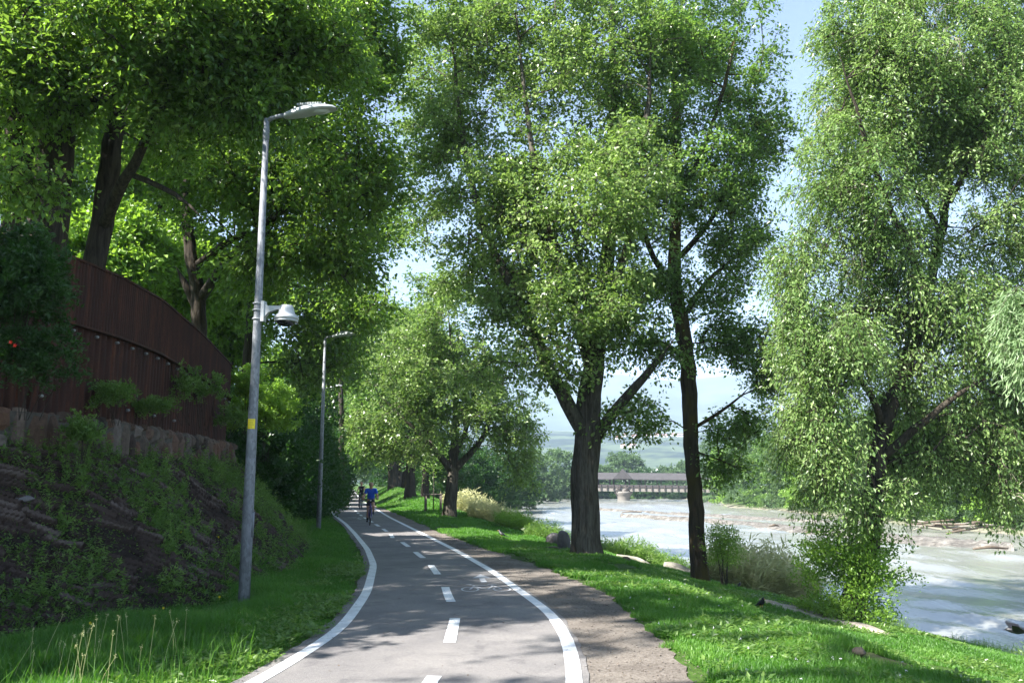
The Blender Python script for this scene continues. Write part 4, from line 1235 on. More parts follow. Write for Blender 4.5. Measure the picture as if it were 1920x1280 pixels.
# wood upstream, beyond the bridge and along the near bank
ub = [(860, 905, 150, 40, 'leaf_bush'), (905, 898, 165, 42, 'leaf_bush'), (950, 895, 180, 44, 'leaf_bush'), (1000, 890, 200, 44, 'leaf_far'), (1045, 895, 225, 40, 'leaf_far'), (1090, 905, 245, 40, 'leaf_far'), (1130, 908, 250, 34, 'leaf_far'), (1170, 880, 262, 38, 'leaf_far'), (1215, 915, 250, 36, 'leaf_bush'), (1258, 912, 252, 36, 'leaf_far'), (1295, 900, 255, 34, 'leaf_far'), (1335, 905, 246, 34, 'leaf_far'), (1160, 925, 236, 30, 'leaf_bush'), (1240, 925, 238, 34, 'leaf_bush'), (1310, 922, 236, 34, 'leaf_bush'), (1085, 922, 232, 30, 'leaf_bush')]
ud = ['dark tree on the near bank behind the round crowned tree', 'dark tree left of the poplar above the water', 'dark tree at the far water edge left of the poplar', 'bluish tree left of the poplar trunk', 'tree just left of the poplar trunk', 'tree hidden behind the poplar trunk', 'tree at the left end of the bridge', 'big rounded tree rising above the bridge roof', 'tree seen through the bridge right of the pier', 'tree seen through the bridge under the white building', 'rounded tree above the bridge roof next to the elm', 'tree behind the elm trunk at the bridge end', 'dark bush under the bridge left of the pier', 'dark bush under the bridge right of the pier', 'dark bush under the right end of the bridge', 'dark bush under the left end of the bridge']
for k, (px, py, Y, wp, mt_) in enumerate(ub):
    c = P(px, py, Y)
    zg = Hs(c[0], Y)
    hp = {7: 30}.get(k, 34)
    top = P(px, py - hp, Y)[2]
    if k >= 12: top = P(px, 915, Y)[2] + .3
    if k < 5: top = P(px, 850 - k * 2, Y)[2]
    shrub('upstream_tree', ud[k], 'trees upstream near the bridge', (c[0], Y, (zg + top) / 2), (wp * Y / F, wp * Y / F, (top - zg) * .53), 200, mt_, 1200 + k, per=80, rc=1.4, leaf=(.46, .32), gap=.28, cat='tree', stems=5, skirt=.5)
for k, px in enumerate(range(1060, 1460, 26)):
    Y = 230 - k * .5; c = P(px, 925, Y); zg = WATER; top = P(px, 921 - (k * 7 % 5), Y)[2]
    if abs(px - 1170) < 8: continue
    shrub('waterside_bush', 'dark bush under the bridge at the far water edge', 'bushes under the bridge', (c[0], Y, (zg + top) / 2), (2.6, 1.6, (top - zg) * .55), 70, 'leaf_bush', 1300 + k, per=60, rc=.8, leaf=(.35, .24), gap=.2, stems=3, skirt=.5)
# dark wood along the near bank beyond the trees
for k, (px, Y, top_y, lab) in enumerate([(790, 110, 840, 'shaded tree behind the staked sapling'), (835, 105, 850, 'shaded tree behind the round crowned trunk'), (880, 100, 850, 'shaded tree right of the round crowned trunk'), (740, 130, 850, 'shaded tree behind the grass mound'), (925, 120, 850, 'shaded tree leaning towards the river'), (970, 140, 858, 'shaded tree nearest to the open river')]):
    c = P(px, 900, Y); zg = Hs(c[0], Y); top = P(px, top_y, Y)[2]
    shrub('bank_wood_tree', lab, 'shaded trees on the near bank', (c[0], Y, (zg + top) / 2), (3.4, 4, (top - zg) * .55), 200, 'leaf_bush', 1250 + k, per=90, rc=1.1, leaf=(.28, .2), gap=.28, cat='tree', stems=5, skirt=.5)

# ------------------------------------------------------------------ embankment, wall, fence
ey = np.concatenate([np.arange(4, 17, .04), np.arange(17, 34, .08)])
eu = np.linspace(-.06, 1.02, 120)
EYg, EU = np.meshgrid(ey, eu, indexing='ij')
a_, b_ = xt(EYg), xw(EYg)
ex = a_ + (b_ - a_) * EU
ez = H(ex.ravel(), EYg.ravel()).reshape(ex.shape)
# slanting slabs: cells stretched along a direction that falls to the right
s_ = EYg * .80 - EU * 2.8 * .62
t_ = EYg * .60 + EU * 2.8 * .80
def cells(s, t, ls, lt, seed):
    row = np.floor(t / lt)
    off = _h(row.astype(np.int64), row.astype(np.int64) * 0, row.astype(np.int64) * 0, seed)
    cs = s / ls + off * 3
    ci = np.floor(cs)
    hv = _h(row.astype(np.int64), ci.astype(np.int64), ci.astype(np.int64) * 0, seed + 1)
    fs, ft = cs - ci, t / lt - row
    edge = np.minimum(np.minimum(fs, 1 - fs) * ls, np.minimum(ft, 1 - ft) * lt)
    return hv, np.clip(edge / .018, 0, 1), ft
wn = (fbm(xyz(EYg.ravel() * 1.3, EU.ravel() * 3), 3, 44).reshape(ex.shape) - .5)
hv, ed, ft = cells(s_ + wn * .40, t_ + wn * .42, .42, .11, 3)
disp = .02 + ed * (.02 + .09 * hv) + .045 * ft * ed + (fbm(xyz(EYg.ravel() * 6, EU.ravel() * 16), 3, 12).reshape(ex.shape) - .5) * .05
disp = disp - .10 * np.clip(-EU / .05, 0, 1)
V = np.stack([ex + disp * .6, EYg - disp * .2, ez + disp * .7], -1)
mb = MB(); mb.grid(V, a=np.clip(hv * .98 * (.35 + .65 * ed), 0, 1), flip=False)
tag(mb.build('stone_embankment', M['slab'], smooth=False), kind='structure')

def along(ys, xf_):
    """points and arc length along a curve x = f(y), with outward normal to the path side"""
    x = xf_(ys); d = np.gradient(x, ys); l = np.sqrt(1 + d * d)
    s = np.r_[0, np.cumsum(np.hypot(np.diff(x), np.diff(ys)))]
    return x, s, np.stack([1 / l, -d / l], 1), np.stack([d / l, 1 / l], 1)
wyv = np.arange(8, 31, .05)
wxv, ws, wn_, wt_ = along(wyv, xw)
def at_s(s):
    y = np.interp(s, ws, wyv); x = np.interp(s, ws, wxv)
    return x, y, np.stack([np.interp(s, ws, wn_[:, 0]), np.interp(s, ws, wn_[:, 1])], -1), np.stack([np.interp(s, ws, wt_[:, 0]), np.interp(s, ws, wt_[:, 1])], -1)
rs = np.random.RandomState(8)
mb = MB()
s = 0
while s < ws[-1] - .4:
    wdt = .15 + .20 * rs.rand()
    zt = 1.92
    top = 2.62 + rs.rand() * .05
    while zt < top - .06:
        hh = .26 + .42 * rs.rand()
        if top - zt - hh < .14: hh = top - zt
        x, y, nn, tt = at_s(s + wdt / 2)
        dpt = .05 + .05 * rs.rand()
        k = 5
        # a slightly rounded block: front grid bulging out
        uu, vv = np.meshgrid(np.linspace(-1, 1, k), np.linspace(-1, 1, k), indexing='ij')
        jx = (wdt - .012) / 2 * uu * (1 - .10 * np.abs(vv) ** 3 * rs.rand()) + rs.normal(size=uu.shape) * .006
        jz = (hh - .012) / 2 * vv * (1 - .10 * np.abs(uu) ** 3 * rs.rand()) + rs.normal(size=uu.shape) * .006
        rim = (np.maximum(np.abs(uu), np.abs(vv)) > .99)
        out = np.where(rim, .0, dpt + rs.normal(size=uu.shape) * .010)
        shr = np.where(rim, 1.0, .93)
        Vv = np.stack([x + nn[0] * out + tt[0] * jx * shr, y + nn[1] * out + tt[1] * jx * shr, zt + hh / 2 + jz * shr], -1)
        mb.grid(Vv, a=rs.rand())
        zt += hh
    s += wdt
wall = empty('stone_wall', (float(wxv[200]), float(wyv[200]), 2.0))
tag(wall, 'low wall of upright reddish stones along the top of the embankment', 'wall')
wl = tuple(wall.location)
mb.build('stone_facing', M['wallstone'], wall, smooth=False, loc=wl)
mb = MB()
for (o0, z0, o1, z1) in (((-.0), 1.85, .02, 2.60), (.02, 2.60, -.30, 2.63), (-.30, 2.63, -.30, 1.85)):
    A = np.stack([wxv + wn_[:, 0] * o0, wyv + wn_[:, 1] * o0, np.full_like(wxv, z0)], 1)
    B = np.stack([wxv + wn_[:, 0] * o1, wyv + wn_[:, 1] * o1, np.full_like(wxv, z1)], 1)
    mb.grid(np.stack([A, B], 1))
mb.build('mortar_core', M['mortar'], wall, loc=wl)

# rusty steel fence, set a little behind the wall
fence = empty('steel_fence', (-6.8, 15, 2.6))
tag(fence, 'curved dark rusted corrugated steel fence standing on the stone wall', 'fence')
fl = (-6.8, 15, 2.6)
fs = np.arange(0, ws[-1] - .1, .02)
x, y, nn, tt = at_s(fs)
FT_Y = [8, 13.5, 16, 19, 22, 26, 31]
FT_Z = [4.95, 5.0, 5.02, 4.85, 4.62, 4.3, 4.1]
ftop = np.interp(y, FT_Y, FT_Z)
seam = 2.62 + (ftop - 2.62) * .60
ph = (fs / .16) % 1
rib = np.clip(np.minimum(np.abs(ph - .5) * 6 - 1, 1), -1, 1) * .025
def sheet(z0, z1, off, ribamp, nz=8):
    rows = []
    for k in np.linspace(0, 1, nz):
        o = off + rib * ribamp
        rows.append(np.stack([x + nn[:, 0] * (o - .22), y + nn[:, 1] * (o - .22), z0 + (z1 - z0) * k], 1))
    return np.stack(rows, 0)
mb = MB(); mb.grid(sheet(np.full_like(fs, 2.60), seam, 0.0, 1.0)); mb.grid(sheet(np.full_like(fs, 2.60), seam, -.03, 1.0), flip=True); mb.build('lower_corrugated_sheet', M['rust'], fence, smooth=False, loc=fl)
ph = (fs / .08) % 1
rib = np.clip(np.minimum(np.abs(ph - .5) * 6 - 1, 1), -1, 1) * .012
mb = MB(); mb.grid(sheet(seam - .04, ftop, .06, 1.0)); mb.grid(sheet(seam - .04, ftop, .03, 1.0), flip=True); mb.build('upper_sheet', M['rust'], fence, smooth=False, loc=fl)
mb = MB()
for zz, oo in ((ftop, 0), (seam - .04, .02)):
    for dz_ in (0, .03):
        pass
    rows = [np.stack([x + nn[:, 0] * (o - .22), y + nn[:, 1] * (o - .22), zz + dz], 1) for o, dz in ((.0 + oo, -.02), (.09 + oo, -.02), (.09 + oo, .015), (.0 + oo, .015))]
    mb.grid(np.stack(rows, 0))
mb.build('rail', M['rust'], fence, smooth=False, loc=fl)
for k in range(34):
    s = 2.2 + k * .62
    if s > ws[-1] - .6: break
    x0, y0, n0, t0 = at_s(np.array([s]))
    ft0 = float(np.interp(y0[0], FT_Y, FT_Z)); sm = 2.62 + (ft0 - 2.62) * .60 - .14
    for zz in ([sm, 2.86] if k % 2 == 0 and k < 14 else [sm]):
        c = np.array([x0[0] + n0[0, 0] * -.17, y0[0] + n0[0, 1] * -.17, zz])
        mb = MB()
        an = math.atan2(n0[0, 1], n0[0, 0])
        d = np.array([math.cos(an), math.sin(an), 0])
        mb.tube([c - d * .02, c + d * .025, c + d * .04], [.024, .024, .012], 8)
        mb.build('bolt', M['bolt'], fence, loc=fl)

# ------------------------------------------------------------------ street lamps and camera
def lamp_head(root, hz, mats=('lamp_grey', 'lamp_lens')):
    """cobra head pointing +x, built at the pole top"""
    mb = MB()
    mb.tube([(0, 0, hz - .02), (.06, 0, hz + .03), (.17, 0, hz + .055), (.34, 0, hz + .085)], [.034, .034, .032, .030], 10)
    mb.build('arm', M['galv'], root)
    # housing: lofted cross-sections along the axis
    secs = [(.27, .035, .035, .075), (.30, .07, .055, .08), (.40, .10, .075, .095), (.55, .125, .085, .12), (.72, .135, .080, .15), (.90, .120, .062, .165), (1.04, .090, .040, .165), (1.09, .05, .018, .16)]
    def loft(secs, lower, name, m, k=14):
        rows = []
        for (xx, w_, h_, zc) in secs:
            an = np.linspace(0, math.pi, k) if not lower else np.linspace(math.pi, 2 * math.pi, k)
            cx_ = np.sign(np.cos(an)) * np.abs(np.cos(an)) ** .7 * w_
            hh = h_ if not lower else h_ * .55
            sz = np.sin(an) * hh
            rows.append(np.stack([np.full(k, xx), cx_, hz + zc + sz - .03], 1))
        mb = MB(); mb.grid(np.stack(rows, 0), flip=lower)
        return mb.build(name, m, root)
    loft(secs, False, 'housing', M[mats[0]])
    loft([(a, b * .985, c, d) for a, b, c, d in secs], True, 'underside', M[mats[0]])
    mb = MB()
    an = np.linspace(0, 2 * math.pi, 25)
    for r0, r1, z0, z1 in ((0, .6, -.118, -.112), (.6, 1., -.112, -.085)):
        A = np.stack([.83 + .17 * r0 * np.cos(an), .095 * r0 * np.sin(an), np.full(25, hz + .165 + z0 + .02)], 1)
        B = np.stack([.83 + .17 * r1 * np.cos(an), .095 * r1 * np.sin(an), np.full(25, hz + .165 + z1 + .02)], 1)
        mb.grid(np.stack([A, B], 1), flip=True)
    mb.build('lens', M['lamp_lens'], root)
    mb = MB()
    for k in range(15):
        mb.box((.50 + k * .026, 0, hz + .135 + .075 - abs(k - 7) * .0008), (.010, .16, .030))
    mb.build('cooling_fins', M['lamp_grey'], root, smooth=False)
    mb = MB(); mb.box((.44, 0, hz + .17), (.03, .05, .05), taper=.7); mb.box((.90, 0, hz + .22), (.02, .03, .035), taper=.6); mb.build('cap', M['cam_white'], root, smooth=False)
def make_lamp(loc, label, hz=7.12):
    root = empty('street_lamp', loc, -.12)
    tag(root, label, 'street lamp', 'street lamps along the left verge')
    mb = MB(); mb.tube([(0, 0, -.3), (0, 0, 1.2), (.005, 0, 3.5), (0, 0, hz - .13)], [.082, .078, .062, .042], 20, cap=True); mb.build('pole', M['galv'], root)
    mb = MB(); mb.lathe((0, 0, hz - .15), [(.0, .18), (.040, .175), (.045, .02), (.050, .0), (.050, -.16), (.042, -.17)], 16); mb.build('collar', M['galv'], root)
    lamp_head(root, hz)
    return root
p1 = G(457, 1131)
p1[2] = Hs(p1[0], p1[1])
lamp1 = make_lamp(tuple(p1), 'nearest street lamp, tall grey galvanised pole with white cobra head in front of the embankment')
mb = MB(); mb.tube([(.082, -.01, .95), (.086, -.01, 1.30)], [.018, .018], 6); mb.build('cable_cover', M['galv'], lamp1)
# yellow sticker wrapped on the pole
mb = MB()
an = np.linspace(math.radians(-118), math.radians(-38), 12)
rows = [np.stack([.0775 * np.cos(an), .0775 * np.sin(an), np.full(12, z)], 1) for z in (2.46, 2.60)]
mb.grid(np.stack(rows, 0)); st_ = mb.build('sticker', M['sticker'], lamp1)
mb = MB()
for k, (z, a0, a1) in enumerate([(2.575, -112, -50), (2.545, -112, -60), (2.515, -112, -48), (2.485, -112, -66)]):
    an = np.linspace(math.radians(a0), math.radians(a1), 10)
    mb.grid(np.stack([np.stack([.0787 * np.cos(an), .0787 * np.sin(an), np.full(10, z + d)], 1) for d in (0, .006)], 0))
mb.build('print', M['sticker_ink'], st_)
for px, py, lab in [(597, 997, 'second street lamp, slim grey pole standing in the grass by the path bend')]:
    p = G(px, py); p[2] = Hs(p[0], p[1])
    l2 = make_lamp(tuple(p), lab, 6.62)
for Y, px, lab in [(47, 601, 'third street lamp, its head just visible left of the second pole among leaves'), (66, 612, 'fourth street lamp hidden deeper in the leaves')][:1]:
    x = (px - 960) / F * (Y * CT)
    l3 = make_lamp((x, Y, Hs(x, Y)), lab, 6.7)

# dome camera on the first pole
zc = 4.17
cam_root = empty('security_camera', (p1[0], p1[1], p1[2] + zc), -.12)
tag(cam_root, 'pale grey dome security camera on a bracket strapped to the nearest lamp pole', 'camera')
mb = MB()
mb.box((.088, 0, 0), (.05, .10, .30))
for (x0, x1, z0, z1, z2, z3) in [(.11, .17, .11, .08, -.10, -.02), (.17, .30, .08, .075, -.02, .02), (.30, .47, .075, .070, .02, .02)]:
    v = []
    for xx, zt, zb in ((x0, z0, z2), (x1, z1, z3)):
        for yy in (-.035, .035):
            v += [(xx, yy, zt), (xx, yy, zb)]
    mb.add(v, [[0, 1, 5, 4], [2, 6, 7, 3], [0, 4, 6, 2], [1, 3, 7, 5], [0, 2, 3, 1], [4, 5, 7, 6]])
mb.build('bracket', M['cam_white'], cam_root, smooth=False)
mb = MB()
for z in (-.11, .02, .12): mb.lathe((0, 0, z), [(.068, -.008), (.075, -.008), (.075, .008), (.068, .008)], 20)
mb.build('strap', M['cam_white'], cam_root)
mb = MB(); mb.lathe((.44, 0, 0), [(.0, .085), (.085, .08), (.105, .03), (.12, -.04), (.165, -.075), (.178, -.10), (.178, -.125), (.165, -.128)], 24); mb.build('housing', M['cam_white'], cam_root)
mb = MB(); mb.lathe((.44, 0, 0), [(.165, -.128), (.165, -.142), (.17, -.145), (.168, -.160), (.14, -.162)], 24, ); mb.build('ring', M['cam_white'], cam_root)
mb = MB(); mb.lathe((.44, 0, 0), [(.14, -.158), (.13, -.185), (.10, -.21), (.05, -.225), (0, -.228)], 20); mb.build('dome', M['cam_black'], cam_root)

# ------------------------------------------------------------------ bridge
bridge = empty('covered_bridge', tuple(P(1170, 937, 200)))
tag(bridge, 'long covered footbridge with grey shingle roof, dark posts and pale deck across the river', 'bridge')
bl = tuple(bridge.location)
BA = P(1075, 906, 204); BB = P(1470, 912, 196)
bd = (BB - BA)[:2]; blen = np.linalg.norm(bd); bd = bd / blen
bn = np.array([-bd[1], bd[0]])           # points away from the camera
def bp(s, o, z):
    return np.array([BA[0] + bd[0] * s + bn[0] * o, BA[1] + bd[1] * s + bn[1] * o, z])
def slope(s): return -.0105 * s           # the deck falls gently to the right
ZB = {'under': P(1150, 921, 203)[2] + .15, 'deck': P(1150, 911, 203)[2] + .15, 'eave': P(1150, 897, 203)[2] + .15, 'ridge': P(1150, 886, 203)[2] + .15}
def bbox(mb, s0, s1, o0, o1, z0, z1, a=.5):
    v = [bp(s, o, z + slope(s)) for s, o, z in ((s0, o0, z0), (s1, o0, z0), (s1, o1, z0), (s0, o1, z0), (s0, o0, z1), (s1, o0, z1), (s1, o1, z1), (s0, o1, z1))]
    mb.add(v, [[0, 3, 2, 1], [4, 5, 6, 7], [0, 1, 5, 4], [1, 2, 6, 5], [2, 3, 7, 6], [3, 0, 4, 7]], a=a)
mb = MB(); bbox(mb, 0, blen, .0, 3.4, ZB['under'], ZB['deck'] - .25); mb.build('deck', M['concrete'], bridge, smooth=False, loc=bl)
mb = MB()
bbox(mb, 0, blen, -.12, -.02, ZB['deck'] - .22, ZB['deck'] + .30)
mb.build('parapet', M['bridge_roof'], bridge, smooth=False, loc=bl)
mb = MB(); bbox(mb, 0, blen, -.2, 3.6, ZB['deck'] - .25, ZB['deck'] - .10); mb.build('deck_edge', M['bridge_wood'], bridge, smooth=False, loc=bl)
for k in range(int(blen / 1.45)):
    s = .4 + k * 1.45
    mb = MB(); bbox(mb, s, s + .22, -.35, -.12, ZB['under'] + .25, ZB['deck'] + .35); mb.build('deck_bracket', M['bridge_wood'], bridge, smooth=False, loc=bl)
for k in range(int(blen / 3.6) + 1):
    s = 1.0 + k * 3.6
    for off in (0, .9):
        for o in (.15, 3.2):
            if s + off > blen: continue
            mb = MB(); bbox(mb, s + off, s + off + .24, o, o + .22, ZB['deck'] - .1, ZB['eave'] + .1); mb.build('post', M['bridge_wood'], bridge, smooth=False, loc=bl)
mb = MB()
v = [bp(s, o, z + slope(s)) for s in (-.5, blen + .5) for o, z in ((-.7, ZB['eave'] - .1), (1.7, ZB['ridge']), (4.1, ZB['eave'] - .1), (4.1, ZB['eave'] - .25), (1.7, ZB['ridge'] - .3), (-.7, ZB['eave'] - .28))]
mb.add(v, [[0, 1, 7, 6], [1, 2, 8, 7], [2, 3, 9, 8], [3, 4, 10, 9], [4, 5, 11, 10], [5, 0, 6, 11], [0, 5, 4, 1], [1, 4, 3, 2], [6, 7, 10, 11], [7, 8, 9, 10]])
roof = mb.build('roof', M['bridge_roof'], bridge, smooth=False, loc=bl)
sg = np.linalg.norm((P(1168, 900, 203) - BA)[:2])
for sgk in (sg,):
    ze = ZB['eave'] + slope(sgk)
    mb = MB()
    hw = 2.3
    gf = [bp(sgk - hw, -1.0, ze - .1), bp(sgk + hw, -1.0, ze - .1), bp(sgk, -1.0, ze + 2.2), bp(sgk - hw, 3, ze - .1), bp(sgk + hw, 3, ze - .1), bp(sgk, 2.0, ze + 2.3)]
    mb.add(gf, [[0, 3, 5, 2], [1, 2, 5, 4]], [[0, 2, 1]])
    mb.build('gable', M['bridge_roof'], bridge, smooth=False, loc=bl)
    mb = MB()
    for d in (-1.7, 1.5):
        mb.tube([bp(sgk + d, -.25, ZB['deck'] + slope(sgk)), bp(sgk + d * .2, -.25, ZB['under'] + slope(sgk) + .1)], .12, 6)
        mb.tube([bp(sgk + d * .2, -.25, ZB['deck'] + slope(sgk)), bp(sgk + d, -.25, ZB['under'] + slope(sgk) + .1)], .12, 6)
    mb.build('brace', M['bridge_wood'], bridge, loc=bl)
pc = bp(sg, 1.7, 0)
mb = MB(); mb.lathe((pc[0], pc[1], 0), [(1.45, WATER - 1.5), (1.45, ZB['under'] + slope(sg) - 1.5), (1.7, ZB['under'] + slope(sg) - .9), (2.2, ZB['under'] + slope(sg) - .35), (2.2, ZB['under'] + slope(sg) - .01), (0, ZB['under'] + slope(sg) - .01)], 20)
mb.build('pier', M['concrete'], bridge, loc=bl)

# white flat-roofed building beyond, and houses of the hill village
wb = P(1243, 884, 420)
root = empty('white_building', (wb[0], wb[1], 0)); tag(root, 'long white flat roofed building showing above the bridge roof', 'building')
mb = MB(); mb.box((wb[0], wb[1], wb[2] / 2 + .0), (11.5, 9, wb[2] + 1.0)); mb.build('wall', M['white_wall'], root, smooth=False, loc=(wb[0], wb[1], 0))
for k in range(7):
    mb = MB(); mb.box((wb[0] - 4.6 + k * 1.5, wb[1] - 2, wb[2] + .9), (.55, .8, .85)); mb.build('roof_vent', M['white_wall'], root, smooth=False, loc=(wb[0], wb[1], 0))
for k in range(6):
    mb = MB(); mb.box((wb[0] - 4.4 + k * 1.75, wb[1] - 4.53, wb[2] - .9), (1.2, .1, .7)); mb.build('window', M['glass_dark'], root, smooth=False, loc=(wb[0], wb[1], 0))
hs = [(1172, 818, 9, 'red roofed house in the hill village, first from the poplar'), (1190, 820, 12, 'long red roofed house in the hill village'), (1205, 817, 9, 'red roofed house in the middle of the hill village, left one'), (1218, 819, 11, 'wide white house in the middle of the hill village'), (1231, 818, 8, 'small house in the hill village'), (1246, 819, 12, 'pale house with broad roof in the hill village'), (1262, 817, 9, 'house at the right part of the hill village'), (1275, 818, 14, 'largest house at the right end of the village, by the elm'), (1160, 823, 12, 'single pale farmhouse left below the village'), (1185, 838, 13, 'white farmhouse on the green slope below the village'), (1168, 839, 7, 'small barn beside the white farmhouse'), (1383, 848, 10, 'white house on the wooded slope right of the elm')]
from mathutils.bvhtree import BVHTree
hill_bvh = BVHTree.FromObject(bpy.data.objects['hill'], bpy.context.evaluated_depsgraph_get())
for k, (px, py, sz, lab) in enumerate(hs):
    c = None
    for q in range(30):
        hit = hill_bvh.ray_cast(Vector((0, 0, CAMZ)), Vector(ray(px, py + q)).normalized())
        if hit[0] is not None:
            c = np.array(hit[0]) + [0, 0, 1.5]; break
    if c is None: c = P(px, py, 2200)
    sz = sz * 1.0
    root = empty('village_house', tuple(c)); tag(root, lab, 'house', 'houses on the far hill')
    mb = MB(); mb.box((0, 0, -2), (sz, sz * .8, 8)); mb.build('wall', M['house_wall'], root, smooth=False)
    mb = MB(); mb.add([(-sz * .55, -sz * .5, 2), (sz * .55, -sz * .5, 2), (sz * .55, sz * .5, 2), (-sz * .55, sz * .5, 2), (-sz * .4, 0, 4), (sz * .4, 0, 4)], [[0, 1, 5, 4], [2, 3, 4, 5], [0, 3, 2, 1]], [[0, 4, 3], [1, 2, 5]])
    mb.build('roof', M['roof_tile'], root, smooth=False)

# ------------------------------------------------------------------ stones, logs, sapling, birds
def rock(name, label, c, s, m, seed, group=None, cat='stone', n=20, amp=.35, rz=0):
    a = np.linspace(0, math.pi, n); b = np.linspace(0, 2 * math.pi, n * 2 + 1)
    A, B = np.meshgrid(a, b, indexing='ij')
    d = np.stack([np.sin(A) * np.cos(B), np.sin(A) * np.sin(B), np.cos(A)], -1)
    f = fbm(d.reshape(-1, 3) * 1.6 + seed * 5.3, 4, seed).reshape(A.shape)
    r = 1 + (f - .5) * 2 * amp
    V = d * r[..., None] * np.array(s)
    cc, ss = math.cos(rz), math.sin(rz)
    V = np.stack([V[..., 0] * cc - V[..., 1] * ss, V[..., 0] * ss + V[..., 1] * cc, V[..., 2]], -1) + np.array(c)
    mb = MB(); mb.grid(V, flip=True)
    return tag(mb.build(name, M[m], loc=tuple(float(v) for v in c)), label, cat, group)
def on(px, Y, dz=0):
    x = (px - 960) / F * (Y * CT - 1.7 * ST)
    return [x, Y, Hs(x, Y) + dz]
rock('boulder', 'large pinkish grey boulder just left of the poplar foot', on(1057, 26.5, .22), (.20, .22, .33), 'stone', 3, 'boulders by the poplar', amp=.22)
rock('boulder', 'mossy darker boulder behind the pinkish one', on(1038, 28, .2), (.24, .24, .22), 'stone', 5, 'boulders by the poplar', amp=.25)
rock('stone', 'dark stone on the grass right of the poplar foot', on(1172, 27, .04), (.16, .13, .12), 'brown_wood', 7, amp=.4)
rock('stone', 'small brown lump lying on the near right grass', [3.4, 8.9, Hs(3.4, 8.9) + .04], (.06, .05, .045), 'brown_wood', 11, amp=.3)
rock('stone', 'pale stone in the plants on the embankment', [xt(11.2) - 1.45, 11.2, Hs(xt(11.2) - 1.45, 11.2) + .08], (.13, .10, .05), 'white_wall' if False else 'stone', 13, amp=.3)
for k, (px, Y, s_) in enumerate([(1240, 24.8, .07), (1252, 24.5, .09), (1232, 25.2, .06), (1262, 24.2, .06)]):
    rock('stone', ['reddish stone left of the elm foot, second from the left', 'reddish stone left of the elm foot, largest of four', 'reddish stone left of the elm foot, leftmost of four', 'reddish stone left of the elm foot, nearest to the trunk'][k], on(px, Y, .03), (s_, s_, s_ * .7), 'brown_wood', 20 + k, 'reddish stones by the elm', amp=.35)
def log(name, label, pts, rad, m, seed, cat='log', group=None):
    pts = np.array(pts, float)
    t = np.linspace(0, len(pts) - 1, 18)
    p = np.stack([np.interp(t, range(len(pts)), pts[:, k]) for k in range(3)], 1)
    p[1:-1] = (p[:-2] + p[1:-1] * 2 + p[2:]) / 4
    r = np.interp(t, np.linspace(0, len(pts) - 1, len(rad)), rad)
    mb = MB(); mb.tube(p, r, 14, rough=.35, seed=seed)
    return tag(mb.build(name, M[m], loc=tuple(pts[0])), label, cat, group)
a = on(1243, 30, .10); b = on(1270, 30, .17); c = on(1330, 29.4, .02)
log('fallen_log', 'thick pale weathered log arching on the grass left of the elm foot', [a, b, c], [.13, .15, .11], 'pale_wood', 4)
a, b, c = on(1155, 30.5, .05), on(1195, 30.5, .14), on(1225, 30.0, .02)
log('driftwood', 'thin twisted pale driftwood between the poplar and the log', [a, b, c], [.06, .07, .03], 'pale_wood', 5, 'driftwood')
a, b, c = on(1018, 26.2, .02), on(1040, 26, .08), on(1056, 25.8, .03)
log('driftwood', 'brown branch lying at the foot of the boulder', [a, b, c], [.03, .05, .03], 'brown_wood', 6, 'driftwood')
# driftwood pile on the far side
pc = G(1790, 998, WATER)
rs = np.random.RandomState(12)
for k in range(16):
    o = np.array([rs.normal() * 1.9, rs.normal() * .8, .15 + rs.rand() * .75])
    a = rs.rand() * .9 - .45
    ln = 1.2 + rs.rand() * 2.6
    d = np.array([math.cos(a), math.sin(a) * .6, (rs.rand() - .5) * .35])
    m_ = pc + o
    lab = ['long pale pole', 'thick brown log', 'thin bleached branch', 'broken brown branch'][k % 4] + ' in the driftwood pile across the river'
    log('driftwood', lab, [m_ - d * ln / 2, m_ + [0, 0, .05], m_ + d * ln / 2], [.05 + .08 * (k % 4 == 1), .09, .04], ['pale_wood', 'brown_wood'][k % 2], 30 + k, 'driftwood', 'driftwood pile across the river')
for k, (px, py, l_, lab) in enumerate([(1530, 997, 1.6, 'dark drift log stranded on the gravel bar left of the willow trunk'), (1452, 986, 1.0, 'orange brown drift log on the gravel bar right of the elm'), (1185, 960, 2.6, 'long dark branch on the far gravel bar'), (1860, 1028, 2.2, 'dark bent branch at the right end of the gravel bar')]):
    g_ = G(px, py, WATER + .35)
    log('driftwood', lab, [g_ - [l_ / 2, 0, .02], g_ + [0, 0, .1], g_ + [l_ / 2, .3, .0]], [.05, .10, .04], 'brown_wood', 50 + k, 'driftwood', 'driftwood on the gravel bars')

# sapling with its stakes
sp = on(812, 49)
sapl = empty('young_tree', tuple(sp)); tag(sapl, 'thin young tree held between wooden stakes beside the round crowned tree', 'tree')
mb = MB(); mb.tube([(0, 0, -.1), (.02, 0, 1.3), (-.02, 0, 2.7), (0, 0, 3.6)], [.03, .026, .02, .01], 8); mb.build('trunk', M['bark'], sapl)
rs = np.random.RandomState(4); n = 900
pp = np.stack([rs.normal(size=n) * .42, rs.normal(size=n) * .42, 3.1 + rs.normal(size=n) * .6], 1)
mb = MB(); mb.leaves(pp, rs.normal(size=(n, 3)), rs.normal(size=(n, 3)) * .6 + [0, 0, 1], .13, .08, rs.rand(n)); mb.build('crown', M['leaf_mid'], sapl, smooth=False)
sk = empty('tree_stakes', tuple(sp)); tag(sk, 'frame of four pale wooden stakes with crossbars round the young tree', 'stakes')
for dx, dy in ((-.42, -.35), (.42, -.35), (.42, .35), (-.42, .35)):
    mb = MB(); mb.tube([(dx, dy, -.3), (dx, dy, 1.02)], .04, 8); mb.build('stake', M['stake'], sk)
